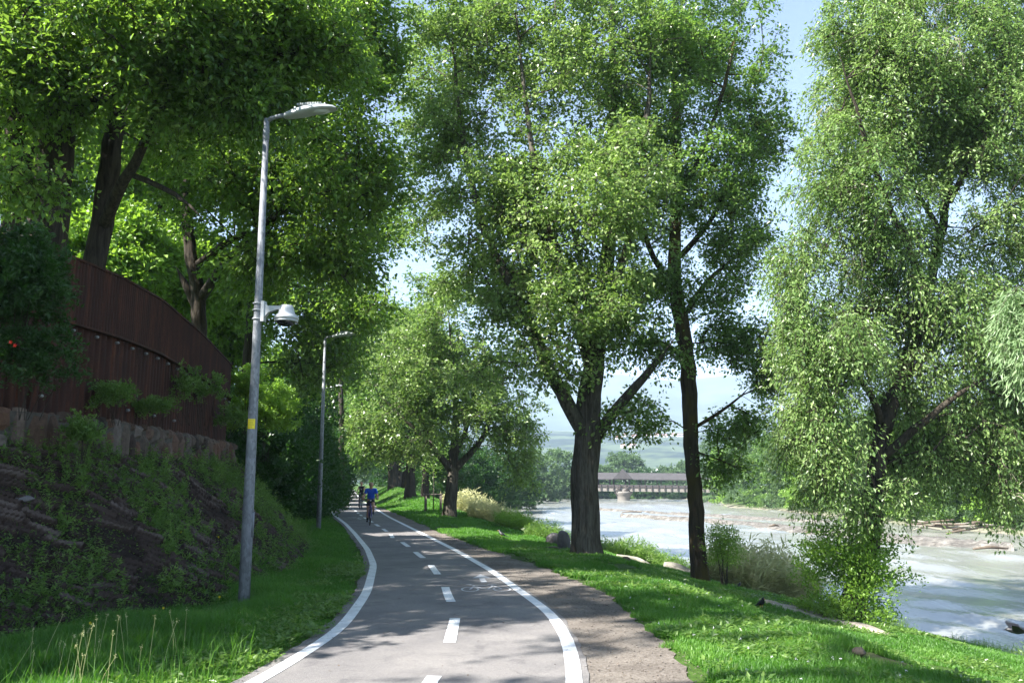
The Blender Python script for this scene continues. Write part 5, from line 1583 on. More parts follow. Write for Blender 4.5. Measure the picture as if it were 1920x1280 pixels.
for (x0, y0, x1, y1) in ((-.5, -.38, .5, -.38), (-.5, .38, .5, .38), (-.45, -.35, -.45, .35), (.45, -.35, .45, .35)):
    mb = MB(); mb.tube([(x0, y0, .96), (x1, y1, .96)], .03, 6); mb.build('crossbar', M['stake'], sk)

def bird(c, rz, label, s=1.0, pose='stand'):
    root = empty('blackbird', tuple(c), rz); tag(root, label, 'bird', 'black birds by the river')
    mb = MB()
    if pose == 'stand':
        p = np.array([(-.15, 0, .10), (-.10, 0, .13), (-.04, 0, .155), (.02, 0, .18), (.065, 0, .22), (.085, 0, .265), (.105, 0, .28), (.125, 0, .275)]) * s
        r = np.array([.010, .035, .055, .058, .042, .034, .028, .010]) * s
        mb.tube(p, r, 12); mb.build('body', M['bird'], root)
        mb = MB(); mb.add(np.array([(-.12, -.02, .13), (-.12, .02, .13), (-.30, .03, .06), (-.30, -.03, .06), (-.12, -.02, .115), (-.12, .02, .115), (-.30, .03, .052), (-.30, -.03, .052)]) * s, [[0, 1, 2, 3], [7, 6, 5, 4], [0, 3, 7, 4], [1, 5, 6, 2], [3, 2, 6, 7], [0, 4, 5, 1]]); mb.build('tail', M['bird'], root)
        for q in (-1, 1):
            mb = MB(); mb.tube(np.array([(.06, q * .045, .20), (0, q * .06, .165), (-.09, q * .05, .13), (-.17, q * .02, .10)]) * s, np.array([.012, .024, .022, .006]) * s, 8); mb.build('wing', M['bird'], root)
            mb = MB(); mb.tube(np.array([(-.005, q * .025, .12), (-.01, q * .027, .05), (.0, q * .028, .004), (.03, q * .03, .002)]) * s, np.array([.008, .005, .005, .003]) * s, 6); mb.build('leg', M['beak'], root)
        mb = MB(); mb.tube(np.array([(.118, 0, .277), (.15, 0, .270), (.165, 0, .264)]) * s, np.array([.010, .006, .001]) * s, 6); mb.build('beak', M['beak'], root)
    else:
        mb.tube(np.array([(-.20, 0, 0), (-.12, 0, .005), (0, 0, .01), (.10, 0, .02), (.16, 0, .03), (.20, 0, .025)]) * s, np.array([.01, .035, .06, .05, .035, .012]) * s, 12); mb.build('body', M['bird'], root)
        mb = MB(); mb.tube(np.array([(.195, 0, .025), (.25, 0, .015)]) * s, np.array([.012, .001]) * s, 6); mb.build('beak', M['bird'], root)
        mb = MB(); mb.add(np.array([(-.15, -.02, .01), (-.15, .02, .01), (-.36, .08, -.02), (-.36, -.08, -.02), (-.15, -.02, -.01), (-.15, .02, -.01), (-.36, .08, -.03), (-.36, -.08, -.03)]) * s, [[0, 1, 2, 3], [7, 6, 5, 4], [0, 3, 7, 4], [1, 5, 6, 2], [3, 2, 6, 7], [0, 4, 5, 1]]); mb.build('tail', M['bird'], root)
        for q in (-1, 1):
            top = np.array([[(.10, q * .04, .03), (-.08, q * .04, .02)], [(.14, q * .20, .13), (-.08, q * .20, .10)], [(.08, q * .38, .14), (-.10, q * .36, .08)], [(-.02, q * .52, .06), (-.12, q * .46, .02)]]) * s
            mb = MB(); mb.grid(top); mb.grid(top - [0, 0, .012 * s], flip=True)
            mb.build('wing', M['bird'], root)
bird(on(940, 28.6) , 2.6, 'black bird standing on the grass left of the poplar', .9)
g_ = on(1424, 19.5); bird([g_[0], g_[1], Hs(g_[0], g_[1]) + .03], -1.3, 'black bird facing us at the near end of the pale footpath', .95)
g_ = on(1382, 24.2); bird(g_, .4, 'small black bird pecking right of the elm shoots', .6)
bird(P(1908, 1183, 16.5), 2.9, 'black bird flying low over the bank at the right edge', 1.0, 'fly')

# ------------------------------------------------------------------ cyclists
def bicycle(loc, rz, label, paint, steer=0.0, basket=False):
    root = empty('bicycle', tuple(loc), rz); tag(root, label, 'bicycle', 'bicycles on the path')
    R_ = .34
    def wheel(yc):
        root_w = MB()
        a = np.linspace(0, 2 * math.pi, 49)
        ring = np.stack([np.zeros(49), yc + (R_ - .022) * np.cos(a), R_ + (R_ - .022) * np.sin(a)], 1)
        def tor(rmaj, rmin, n=10):
            b = np.linspace(0, 2 * math.pi, n + 1)
            A, B = np.meshgrid(a, b, indexing='ij')
            return np.stack([rmin * np.sin(B), yc + (rmaj + rmin * np.cos(B)) * np.cos(A), R_ + (rmaj + rmin * np.cos(B)) * np.sin(A)], -1)
        mb = MB(); mb.lathe((0, yc, R_), [(.0, -.045), (.022, -.045), (.022, .045), (.0, .045)], 10, axis='x')
        for k in range(24):
            an = k * math.pi / 12
            s_ = .022 if k % 2 else -.022
            mb.tube([(s_, yc + .02 * math.cos(an), R_ + .02 * math.sin(an)), (0, yc + .30 * math.cos(an), R_ + .30 * math.sin(an))], .0018, 3, cap=False)
        wh = mb.build('wheel', M['bike_metal'], root)
        mb = MB(); mb.grid(tor(R_ - .022, .023)); mb.build('tyre', M['rubber'], wh)
        mb = MB(); mb.grid(tor(R_ - .047, .012, 8)); mb.build('rim', M['bike_metal'], wh)
    wheel(-.60); wheel(.46)
    mb = MB()
    bb, seat, head, hb, rear = (0, .02, .29), (0, .17, .80), (0, -.40, .86), (0, -.43, .70), (0, .46, .34)
    mb.tube([bb, seat], .017, 8); mb.tube([seat, head], .016, 8); mb.tube([bb, hb], .020, 8); mb.tube([head, hb], .020, 8)
    for q in (-1, 1):
        mb.tube([(q * .02, .02, .29), (q * .06, .46, .34)], .010, 6); mb.tube([(q * .02, .17, .78), (q * .06, .46, .34)], .009, 6)
    mb.build('frame', paint, root)
    mb = MB()
    mb.tube([hb, (0, -.45, .70)], .025, 8)
    for q in (-1, 1): mb.tube([(q * .05, -.445, .71), (q * .055, -.50, .58), (q * .05, -.60, .34)], .013, 8)
    mb.tube([(-.05, -.445, .71), (.05, -.445, .71)], .016, 8)
    mb.build('fork', paint, root)
    mb = MB(); mb.tube([(0, -.40, .86), (0, -.38, 1.0), (0, -.42, 1.03)], .014, 8)
    mb.tube([(-.31, -.36, 1.03), (-.12, -.43, 1.03), (0, -.43, 1.03), (.12, -.43, 1.03), (.31, -.36, 1.03)], .013, 8)
    hbm = mb.build('handlebar', M['bike_black'], root)
    for q in (-1, 1):
        mb = MB(); mb.tube([(q * .20, -.405, 1.03), (q * .33, -.352, 1.03)], .018, 8); mb.build('grip', M['rubber'], hbm)
    mb = MB(); mb.lathe((0, -.47, .96), [(.0, -.03), (.03, -.03), (.035, .02), (0, .02)], 12, axis='y'); mb.build('headlight', M['bike_metal'], root)
    mb = MB(); mb.tube([(0, .06, .93), (0, .14, .945), (0, .24, .95), (0, .30, .94)], [.02, .035, .07, .05], 10); mb.tube([(0, .17, .80), (0, .185, .92)], .014, 8); mb.build('saddle', M['bike_black'], root)
    mb = MB(); mb.lathe((.045, .02, .29), [(.0, -.004), (.09, -.004), (.09, .004), (0, .004)], 20, axis='x')
    mb.tube([(.06, .02, .29), (.075, .02, .45)], .009, 6); mb.tube([(-.06, .02, .29), (-.075, .02, .13)], .009, 6)
    cr = mb.build('crankset', M['bike_metal'], root)
    for q, z in ((1, .45), (-1, .13)):
        mb = MB(); mb.box((q * .125, .02, z), (.09, .08, .02)); mb.build('pedal', M['bike_black'], cr, smooth=False)
    return root

def skin_obj(name, pts, edges, mat, root, sub=2, extra=None):
    """one continuous surface grown round a skeleton; pts: (x,y,z,rx[,ry])"""
    me = bpy.data.meshes.new(name)
    me.from_pydata([p[:3] for p in pts], edges, [])
    o = bpy.data.objects.new(name, me); COL.objects.link(o)
    sk = o.modifiers.new('skin', 'SKIN'); sk.use_smooth_shade = True
    for v, p in zip(me.skin_vertices[0].data, pts):
        v.radius = (p[3], p[4] if len(p) > 4 else p[3])
    me.skin_vertices[0].data[0].use_root = True
    sb = o.modifiers.new('sub', 'SUBSURF'); sb.levels = sub; sb.render_levels = sub
    dg = bpy.context.evaluated_depsgraph_get()
    m2 = bpy.data.meshes.new_from_object(o.evaluated_get(dg))
    bpy.data.objects.remove(o)
    m2.name = name
    if extra:
        import bmesh
        bm = bmesh.new(); bm.from_mesh(m2)
        vv = np.concatenate(extra.v); off = []
        for c in vv: off.append(bm.verts.new([float(t) for t in c]))
        for fs_ in extra.q + extra.t:
            for f in fs_:
                try: bm.faces.new([off[i] for i in f])
                except ValueError: pass
        for f in bm.faces: f.smooth = True
        bm.to_mesh(m2); bm.free()
    m2.materials.clear(); m2.materials.append(mat)
    for p in m2.polygons: p.material_index = 0
    o2 = bpy.data.objects.new(name, m2); COL.objects.link(o2); o2.parent = root
    return o2

def rider(loc, rz, label, s, shirt, shorts, hair, bald=False, glasses=True, lean=0.0, print_=False, socks=None, headturn=0.0, female=False):
    root = empty('person', tuple(loc), rz); root.scale = (s, s, s)
    tag(root, label, 'person', 'cyclists on the path')
    sw = .185 if not female else .165
    hip, chest, neck = (0, .20, .98), (0, .10, 1.28), (0, .045, 1.50)
    pts = [(0, .20, .99, .135, .11), (0, .16, 1.12, .135, .11), (0, .11, 1.28, .115, .085), (0, .07, 1.40, .10, .07), (0, .03, 1.485, .060, .060), (0, .015, 1.545, .064, .066), (0, 0, 1.60, .098, .110), (0, .0, 1.665, .102, .116), (0, .01, 1.725, .074, .082)]
    edges = [(i, i + 1) for i in range(8)]
    def chain(start, seq):
        i = start
        for p in seq:
            pts.append(p); edges.append((i, len(pts) - 1)); i = len(pts) - 1
    ex = MB()
    for q in (-1, 1):
        chain(3, [(q * sw, .05, 1.41, .062), (q * (sw + .055), .0, 1.24, .048), (q * (sw + .09), -.05, 1.14, .040), (q * .285, -.20, 1.09, .034), (q * .27, -.32, 1.06, .024), (q * .268, -.365, 1.058, .026, .018)])
        hx, hy, hz = q * .268, -.375, 1.055
        for k in range(4):            # fingers closed round the grip
            fx = hx + (k - 1.5) * .019
            ln = (.9, 1.05, 1.0, .8)[k]
            ex.tube([(fx, hy + .015, hz + .012), (fx, hy - .022 * ln, hz + .008), (fx, hy - .034 * ln, hz - .014), (fx, hy - .022 * ln, hz - .036), (fx, hy - .002, hz - .040)], [.0095, .009, .0085, .008, .006], 6)
        ex.tube([(hx - q * .030, hy + .025, hz + .0), (hx - q * .042, hy + .008, hz - .018), (hx - q * .034, hy - .008, hz - .034)], [.011, .010, .007], 6)
        up = q > 0
        knee = (q * .105, -.17, .80) if up else (q * .10, -.10, .58)
        foot = (q * .12, .03, .53) if up else (q * .12, .04, .22)
        chain(0, [(q * .085, .14, .95, .092), ((q * .095), (.14 + knee[1]) / 2, (.95 + knee[2]) / 2, .078), (*knee, .058), (q * .11, knee[1] * .45 + foot[1] * .55 + .02, knee[2] * .5 + foot[2] * .5, .056), (foot[0], foot[1], foot[2], .034)])
    # face: nose, ears
    ex.tube([(0, -.088, 1.665), (0, -.112, 1.635), (0, -.092, 1.622)], [.010, .016, .010], 6)
    for q in (-1, 1): ex.tube([(q * .078, .01, 1.665), (q * .088, .015, 1.65), (q * .080, .005, 1.625)], [.012, .018, .010], 6)
    body = skin_obj('body', pts, edges, M['skin'], root, 2, ex)
    # shirt
    sp_ = [(0, .21, .93, .178, .15), (0, .165, 1.12, .160, .135), (0, .10, 1.28, .165, .13), (0, .062, 1.40, .14, .105), (0, .035, 1.455, .075, .07)]
    se = [(0, 1), (1, 2), (2, 3), (3, 4)]
    for q in (-1, 1):
        i0 = len(sp_)
        sp_ += [(q * sw, .05, 1.415, .078), (q * (sw + .04), .012, 1.28, .070), (q * (sw + .052), .0, 1.245, .066)] if not female else [(q * sw, .05, 1.415, .070), (q * (sw + .02), .03, 1.35, .060)]
        se += [(3, i0), (i0, i0 + 1)] + ([(i0 + 1, i0 + 2)] if not female else [])
    sh = skin_obj('shirt', sp_, se, shirt, root, 2)
    if print_:
        mb = MB()
        for k, (dx, dz) in enumerate([(-.05, .03), (-.02, .0), (.02, .0), (.05, .03), (0, -.035), (-.03, -.03), (.03, -.03)]):
            mb.box((dx, -.045 + abs(dz) * .1, 1.27 + dz), (.022, .02, .012), rx=.2)
        mb.build('shirt_print', M['white_cloth'], sh, smooth=False)
    else:
        mb = MB(); mb.add([(-.018, -.056, 1.45), (.018, -.056, 1.45), (0, -.068, 1.41)], t=[[0, 2, 1]]); mb.build('open_collar', M['skin'], sh, smooth=False)
    so_ = [(0, .20, 1.05, .155, .13), (0, .20, .95, .16, .135)]
    se = [(0, 1)]
    for q in (-1, 1):
        up = q > 0
        knee = (q * .105, -.17, .80) if up else (q * .10, -.10, .58)
        i0 = len(so_)
        so_ += [(q * .085, .13, .95, .105), (q * .1, (.14 + knee[1] * 2) / 3, (.95 + knee[2] * 2) / 3, .088)]
        se += [(1, i0), (i0, i0 + 1)]
    skin_obj('shorts', so_, se, shorts, root, 2)
    for q in (-1, 1):
        fz = .53 if q > 0 else .22
        fy = .03
        mb = MB(); mb.tube([(q * .12, fy + .055, fz - .045), (q * .12, fy + .02, fz - .035), (q * .12, fy - .08, fz - .055), (q * .12, fy - .17, fz - .068), (q * .12, fy - .19, fz - .070)], [.025, .045, .040, .034, .015], 10)
        mb.tube([(q * .12, fy, fz + .02), (q * .12, fy, fz - .04)], .040, 10)
        mb.build('shoe', M['shoe'], root)
        if socks:
            mb = MB(); mb.tube([(q * .12, fy, fz - .02), (q * .117, fy - .0, fz + .10)], [.042, .048], 12, cap=False); mb.build('sock', M['black_cloth'], root)
    # hair or cropped sides
    mb = MB()
    a = np.linspace(0, math.pi * (.30 if bald else .52), 10); b = np.linspace(0, 2 * math.pi, 21)
    A, B = np.meshgrid(a, b, indexing='ij')
    V = np.stack([.092 * np.sin(A) * np.cos(B), .018 + .108 * np.sin(A) * np.sin(B), 1.675 + .102 * np.cos(A)], -1)
    if bald:
        A = A + math.pi * .28
        V = np.stack([.088 * np.sin(A) * np.cos(B), .03 + .085 * np.sin(A) * np.sin(B), 1.655 + .085 * np.cos(A)], -1)
    V[..., 1] = np.where((V[..., 1] < -.03) & (V[..., 2] < 1.72), -.03, V[..., 1])
    mb.grid(V, flip=True); mb.build('hair', hair, root)
    if glasses:
        mb = MB()
        for q in (-1, 1): mb.box((q * .034, -.098, 1.665), (.05, .012, .028))
        mb.box((0, -.102, 1.672), (.03, .008, .008)); mb.tube([(-.06, -.09, 1.672), (-.086, 0, 1.668)], .004, 4); mb.tube([(.06, -.09, 1.672), (.086, 0, 1.668)], .004, 4)
        mb.build('sunglasses', M['cam_black'], root, smooth=False)
    else:
        mb = MB()
        for q in (-1, 1): mb.tube([(q * .03, -.090, 1.668), (q * .03, -.096, 1.668)], [.010, .006], 8)
        mb.build('eyes', M['cam_black'], root)
    mb = MB(); mb.tube([(-.025, -.090, 1.598), (0, -.096, 1.596), (.025, -.090, 1.598)], .006, 6); mb.build('mouth', M['red_plastic'] if female else M['brown_wood'], root)
    return root
g_ = G(694, 984); g_[2] = .008
bicycle(g_, .14, 'violet bicycle ridden towards us by the man in the blue shirt', M['bike_violet'])
rider(g_, .14, 'bald man in blue polo shirt, black shorts and sunglasses riding towards us', .97, M['shirt_blue'], M['black_cloth'], M['hair_grey'], bald=True, socks=True)
g_ = G(676.5, 953); g_[2] = .008
bicycle(g_, .06, 'black bicycle ridden by the person in the black top', M['bike_black'])
rider(g_, .06, 'person in black sleeveless top with pale print riding behind the blue shirted man', .98, M['black_cloth'], M['black_cloth'], M['hair_dark'], glasses=False, female=True, print_=True)
g_ = G(631, 951); g_[2] = .008
bicycle(g_, 3.3, 'bicycle half hidden by the bushes on the far left lane', M['bike_teal'])
rr_ = rider(g_, 3.3, 'smaller rider in teal going away, half hidden by the dark bushes', .66, M['bike_teal'], M['black_cloth'], M['helmet'], glasses=False, female=True)

# ------------------------------------------------------------------ grass, weeds, flowers
def scatter(n, x0, x1, y0, y1, dens, seed):
    r = np.random.RandomState(seed)
    y = y0 + (y1 - y0) * r.rand(n)
    x = x0 + (x1 - x0) * r.rand(n)
    k = r.rand(n) < dens(x, y)
    return x[k], y[k], r
def inview(x, y, m=.12):
    return np.abs(x) < (y * (960 / F + m) + .8)
def blades(mb, x, y, h, wdt, rs, lean=.45, tint0=.35, var=.5, bend=True):
    n = len(x)
    z = H(x, y) - .025
    p0 = np.stack([x, y, z], 1)
    a = rs.rand(n) * 6.283
    d = np.stack([np.cos(a) * lean * rs.rand(n), np.sin(a) * lean * rs.rand(n), np.ones(n)], 1)
    d = unit(d)
    side = np.stack([-np.sin(a + rs.normal(size=n)), np.cos(a + rs.normal(size=n)), np.zeros(n)], 1)
    hh = h * (.5 + .8 * rs.rand(n)); ww = wdt * (.7 + .6 * rs.rand(n))
    tip = p0 + d * hh[:, None] + np.stack([np.cos(a), np.sin(a), -np.ones(n) * .35], 1) * (hh * .35 * rs.rand(n))[:, None]
    mid = p0 + d * (hh * .55)[:, None]
    V = np.stack([p0 - side * ww[:, None] * .5, p0 + side * ww[:, None] * .5, mid + side * ww[:, None] * .42, mid - side * ww[:, None] * .42, tip], 1).reshape(-1, 3)
    b = np.arange(n)[:, None] * 5
    t = np.repeat(np.clip(tint0 + (fbm(xyz(x * .9, y * .9), 2, 6) - .5) * .8 + (rs.rand(n) - .5) * var, 0, 1), 5)
    mb.add(V, b + np.array([[0, 1, 2, 3]]), b + np.array([[3, 2, 4]]), a=t)
def lod(y): return np.clip(y / 9, .9, 6)
mb = MB()
def off_path(x, y):
    d = np.full(len(x), 9.0)
    for a_, b_, w_ in zip(lpx[::3], lpy[::3], lw[::3]):
        d = np.minimum(d, np.hypot(x - a_, y - b_) / w_)
    return d > .85 + (fbm(xyz(x * 4, y * 4), 2, 41) - .5) * .5
# right hand bank
def dr(x, y): return off_path(x, y) & (x > xg(y) + .08 + (fbm(xyz(x * 2.6, y * 2.6), 3, 3) - .5) * .75) & inview(x, y) & (H(x, y) > WATER + .12) & (fbm(xyz(x * .8, y * .8, 2), 2, 14) > .27)
for (y0, y1, x0, x1, n, s_) in [(5.5, 13, 1.2, 9.5, 330000, 1), (13, 20, 0.5, 13, 190000, 2), (20, 32, -3.5, 12.5, 200000, 3), (32, 60, -11, 8, 130000, 4), (60, 110, -24, 1, 60000, 5)]:
    x, y, rs = scatter(n, x0, x1, y0, y1, dr, 50 + s_)
    near_path = np.clip((x - np.interp(y, PR_Y, prx[0])) / 2.5, 0, 1)
    lower = H(x, y) < -1.25
    hgt = (.055 + .06 * fbm(xyz(x * 1.7, y * 1.7), 2, 8)) * np.where(lower, .75, 1.0)
    L_ = lod(y)
    blades(mb, x, y, hgt * (1 + .10 * L_), .0065 * L_ + .002, rs, tint0=np.where(lower, .52, .45))
# left verge
def dl(x, y): return (x < xl(y) - .17 + (fbm(xyz(x * 2, y * 2), 2, 9) - .5) * .3) & (x > xt(y) - .35 - .5 * (y > 24)) & inview(x, y)
for (y0, y1, x0, x1, n, s_) in [(4.5, 12, -8.5, -1.5, 300000, 6), (12, 20, -5, -1.8, 130000, 7), (20, 34, -9, -3, 110000, 8), (34, 60, -17, -6, 60000, 9)]:
    x, y, rs = scatter(n, x0, x1, y0, y1, dl, 60 + s_)
    away = np.clip((xl(y) - x) / 1.2, 0.25, 1)
    hgt = (.09 + .13 * fbm(xyz(x * 1.5, y * 1.5), 2, 8)) * away
    blades(mb, x, y, hgt, .006 * lod(y) + .002, rs, lean=.7, tint0=.42)
x, y, rs = scatter(1100, -5.2, -2.4, 6.9, 8.8, lambda x, y: (x < xl(y) - .25), 71)
blades(mb, x, y, .30, .006, rs, lean=.5, tint0=.6)
tag(mb.build('grass', M['grass'], smooth=False), 'green grass covering the verge and the river bank', kind='stuff')
# broad leaved herbs in the lawn
mb = MB()
for (fn, y0, y1, x0, x1, n, s_) in [(dr, 5.5, 26, 0, 9, 90000, 1), (dl, 4.5, 20, -8, -1.6, 60000, 2)]:
    x, y, rs = scatter(n, x0, x1, y0, y1, lambda x, y: fn(x, y) & (fbm(xyz(x * 1.1, y * 1.1, 4), 2, 24) > .46), 80 + s_)
    n_ = len(x)
    p = np.stack([x, y, H(x, y) + .015 + .05 * rs.rand(n_)], 1)
    d = rs.normal(size=(n_, 3)) * [1, 1, .15] + [0, 0, .25]
    mb.leaves(p, d, rs.normal(size=(n_, 3)) * .35 + [0, 0, 1], (.04 + .04 * rs.rand(n_)) * (1 + y * .02), .03 * (1 + y * .02), np.clip(.4 + (rs.rand(n_) - .5) * .6, 0, 1), fold=.15)
tag(mb.build('lawn_herbs', M['leaf_mid'], smooth=False), 'broad leaved herbs growing in the grass', kind='stuff')
x, y, rs = scatter(400, .5, 7, 6, 16, dr, 88)
mb = MB()
for a_, b_ in zip(x[:90], y[:90]):
    c_ = np.array([a_, b_, Hs(a_, b_) + .07 + .03 * rs.rand()])
    mb.leaves(c_ + rs.normal(size=(9, 3)) * .004, rs.normal(size=(9, 3)) + [0, 0, .8], rs.normal(size=(9, 3)), .013, .006, .9)
tag(mb.build('clover_heads', M['white_cloth'], smooth=False), 'tiny white clover heads dotted in the right hand grass', kind='stuff')
# weeds on the embankment
rs = np.random.RandomState(90)
mb = MB()
npl = 3400
y = 5 + 24 * rs.rand(npl) ** 1.25
u = rs.rand(npl)
x = xt(y) + (xw(y) - xt(y)) * u
keep = (fbm(xyz(x * 1.3, y * 1.3, 7), 3, 33) > (.485 - .15 * (u > .82) - .12 * (u < .14) - .10 * (y < 10.5) + .02 * (y > 16))) & inview(x, y, .05)
x, y, u = x[keep], y[keep], u[keep]
kind_ = rs.rand(len(x))
for xi, yi, kk in zip(x, y, kind_):
    zi = Hs(xi, yi) + .05
    if kk < .45:      # creeping mat of small round leaves
        k = rs.randint(50, 130); sz = .10 + .18 * rs.rand()
        p = np.stack([xi + rs.normal(size=k) * sz, yi + rs.normal(size=k) * sz, np.zeros(k)], 1)
        p[:, 2] = H(p[:, 0], p[:, 1]) + .06 + rs.rand(k) * .07
        d = rs.normal(size=(k, 3)) * [1, 1, .4]
        ll, ww = .022 + .03 * rs.rand(k), .020 + .012 * rs.rand(k)
    elif kk < .85:    # upright stem with leaves
        ll = []; P0 = []; D0 = []
        for q in range(rs.randint(2, 6)):
            hgt = .12 + .30 * rs.rand(); k = int(14 + hgt * 60)
            bx0, by0 = xi + rs.normal() * .07, yi + rs.normal() * .07
            t = rs.rand(k); ln = rs.normal(size=2) * .10
            z0 = Hs(bx0, by0) + .03
            P0.append(np.stack([bx0 + ln[0] * t, by0 + ln[1] * t, z0 + hgt * t], 1) + rs.normal(size=(k, 3)) * .012)
            D0.append(rs.normal(size=(k, 3)) * [1, 1, .5] + [0, 0, .35])
        p = np.concatenate(P0); d = np.concatenate(D0); k = len(p)
        ll, ww = .035 + .045 * rs.rand(k), .012 + .016 * rs.rand(k)
    else:             # rosette of long leaves
        k = rs.randint(10, 22)
        p = np.tile([xi, yi, zi - .01], (k, 1)) + rs.normal(size=(k, 3)) * .012
        an = rs.rand(k) * 6.283
        d = np.stack([np.cos(an), np.sin(an), .4 + .9 * rs.rand(k)], 1)
        ll, ww = .10 + .12 * rs.rand(k), .014 + .012 * rs.rand(k)
    mb.leaves(p, d, rs.normal(size=(len(p), 3)) * .5 + [0, 0, 1], ll, ww, np.clip(.38 + (rs.rand() - .5) * .7 + (rs.rand(len(p)) - .5) * .4, 0, 1))
# fallen leaves and broken twigs lying on the stones
k = 2600
yy = 5 + 22 * rs.rand(k); uu_ = rs.rand(k); xx = xt(yy) + (xw(yy) - xt(yy)) * uu_
lit = MB(); lit.leaves(np.stack([xx, yy, H(xx, yy) + .09], 1), rs.normal(size=(k, 3)) * [1, 1, .5], rs.normal(size=(k, 3)) * .5 + [.5, 0, 1], .03 + .04 * rs.rand(k), .012 + .02 * rs.rand(k), rs.rand(k))
tag(lit.build('slope_litter', M['brown_wood'], smooth=False), 'dead leaves and bark lying on the stone slope', kind='stuff')
for _ in range(60):
    yi = 6 + 14 * rs.rand(); xi = xt(yi) + (xw(yi) - xt(yi)) * rs.rand(); a_0 = rs.rand() * 3.1; l0 = .15 + .35 * rs.rand()
    q = np.array([[xi + math.cos(a_0) * l0 * t, yi + math.sin(a_0) * l0 * t, 0] for t in (-1, -.2, .5, 1)]); q[:, 2] = H(q[:, 0], q[:, 1]) + .10
tag(mb.build('embankment_weeds', M['leaf_mid'], smooth=False), 'weeds and creeping plants rooted between the slope stones', kind='stuff')
mb = MB()
x, y, rs = scatter(12000, -8, -3.5, 5, 24, lambda x, y: (x < xt(y) + .1) & (x > xw(y)) & (fbm(xyz(x, y, 1), 2, 18) > .52), 91)
blades(mb, x, y, .20, .008, rs, lean=.9, tint0=.3)
tag(mb.build('embankment_grass', M['grass'], smooth=False), 'thin grass tufts rooted between the slope stones', kind='stuff')
# tall seed stalks at the lower left
rs = np.random.RandomState(95)
mb = MB()
for k in range(34):
    y_ = 6.6 + 2.0 * rs.rand(); x_ = -3.0 - 1.9 * rs.rand() * (y_ / 7.5)
    z_ = Hs(x_, y_)
    hgt = .24 + .26 * rs.rand()
    dx, dy = rs.normal() * .06, rs.normal() * .06
    mb.tube([(x_, y_, z_ - .02), (x_ + dx * .4, y_ + dy * .4, z_ + hgt * .5), (x_ + dx, y_ + dy, z_ + hgt)], [.0022, .0018, .0012], 4, cap=False, a=.4)
    t_ = np.array([x_ + dx, y_ + dy, z_ + hgt])
    n_ = 12
    mb.leaves(t_ + rs.normal(size=(n_, 3)) * [.006, .006, .012], rs.normal(size=(n_, 3)) + [0, 0, .4], rs.normal(size=(n_, 3)), .013, .006, .45)
tag(mb.build('seed_stalks', M['straw'], smooth=False), 'thin tall seed stalks in the lower left grass', kind='stuff')
# yellow flowers
fl_px = [(14, 1155, 'bottom left corner area of the slope'), (101, 1116, 'near the bottom left of the slope'), (133, 1137, 'just above the dark lower left grass'), (170, 1167, 'at the top edge of the lower left grass'), (307, 1139, 'above the lower left grass, left of the pole'), (138, 1014, 'on the left middle of the slope'), (72, 1054, 'far left of the slope'), (340, 997, 'in the middle of the slope'), (412, 1118, 'low beside the first lamp pole'), (410, 1006, 'on the slope left of the first lamp pole'), (423, 873, 'under the wall near the first lamp pole'), (262, 867, 'under the middle of the wall'), (30, 856, 'under the left end of the wall'), (290, 1052, 'in the lower middle of the slope')]
for k, (px, py, wh) in enumerate(fl_px):
    # walk the line of sight to the slope
    d = ray(px, py); t = 4.0
    while t < 30:
        q = np.array([0, 0, CAMZ]) + d * t
        if q[2] < Hs(q[0], q[1]) + .12: break
        t += .05
    mb = MB()
    n_ = 9
    an = np.arange(n_) * 6.283 / n_
    dd = np.stack([np.cos(an), -.45 + .0 * an, np.sin(an)], 1)
    mb.leaves(np.repeat(q[None], n_, 0), dd, np.tile([0, -1, .3], (n_, 1)), .020, .012, .5)
    mb.tube([q, q + [0, .01, -.14]], .0025, 4)
    tag(mb.build('yellow_flower', M['petal'], loc=tuple(q)), 'small yellow flower ' + wh, 'flower', 'yellow flowers on the slope')
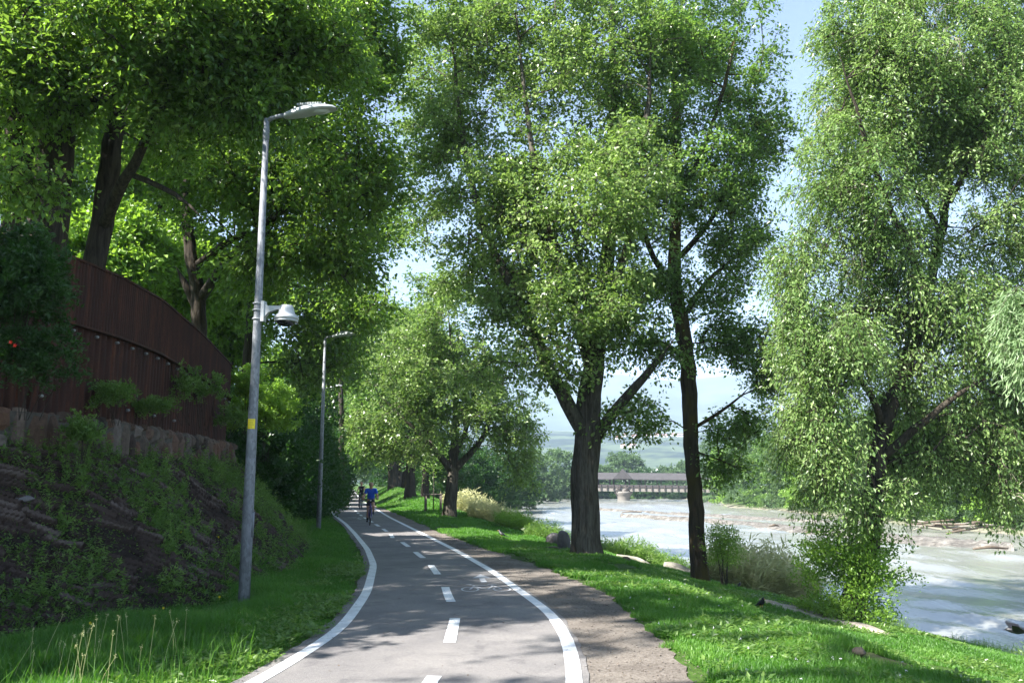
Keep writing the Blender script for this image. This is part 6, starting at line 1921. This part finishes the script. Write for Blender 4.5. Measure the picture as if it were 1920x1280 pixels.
# litter of dry leaves and grit along the path edges
rs = np.random.RandomState(97)
n_ = 2600
y = 6 + 22 * rs.rand(n_); side = rs.rand(n_) < .55
x = np.where(side, xr(y) + .12 + (xg(y) - xr(y)) * rs.rand(n_), xl(y) - .18 + rs.normal(size=n_) * .05)
few = rs.rand(n_) < .12
x = np.where(few, xl(y) + (xr(y) - xl(y)) * rs.rand(n_), x)
mb = MB(); mb.leaves(np.stack([x, y, np.full(n_, .016)], 1), rs.normal(size=(n_, 3)) * [1, 1, .12], rs.normal(size=(n_, 3)) * .3 + [0, 0, 1], .010 + .03 * rs.rand(n_), .007 + .012 * rs.rand(n_), rs.rand(n_), fold=.1)
tag(mb.build('leaf_litter', M['brown_wood'], smooth=False), 'small dry leaves and grit along the path edges', kind='stuff')
# pebbles of the shoulder
rs = np.random.RandomState(98)
n_ = 3500
y = 5.5 + 24 * rs.rand(n_) ** 1.3; f = rs.rand(n_)
x = xr(y) + .13 + (xg(y) - xr(y) + .1) * f
s_ = .003 + .008 * rs.rand(n_) ** 2
oct_ = np.array([[1, 0, 0], [-1, 0, 0], [0, 1, 0], [0, -1, 0], [0, 0, .7], [0, 0, -.5]])
V = np.stack([x, y, np.full(n_, .006)], 1)[:, None] + oct_[None] * s_[:, None, None] * (1 + .3 * rs.rand(n_, 6, 1))
tf = np.array([[0, 2, 4], [2, 1, 4], [1, 3, 4], [3, 0, 4], [2, 0, 5], [1, 2, 5], [3, 1, 5], [0, 3, 5]])
mb = MB(); mb.add(V.reshape(-1, 3), t=(np.arange(n_)[:, None, None] * 6 + tf[None]).reshape(-1, 3)); tag(mb.build('shoulder_grit', M['gravel'], smooth=False), 'loose grit on the gravel shoulder', kind='stuff')

# ------------------------------------------------------------------ haze
hm, hn, ho = mat_new('haze_air')
pv = hn.nodes.new('ShaderNodeVolumePrincipled')
pv.inputs['Color'].default_value = (.60, .76, 1.0, 1)
pv.inputs['Density'].default_value = .00028
pv.inputs['Anisotropy'].default_value = 0.0
hn.links.new(pv.outputs[0], ho.inputs['Volume'])
hb = MB()
HZ0, HZ1 = -12.0, 680.0
hb.box((0, 5600, (HZ0 + HZ1) / 2), (19500, 13000, HZ1 - HZ0))
tag(hb.build('haze', hm, smooth=False), 'thin blue summer haze over the valley', kind='stuff')
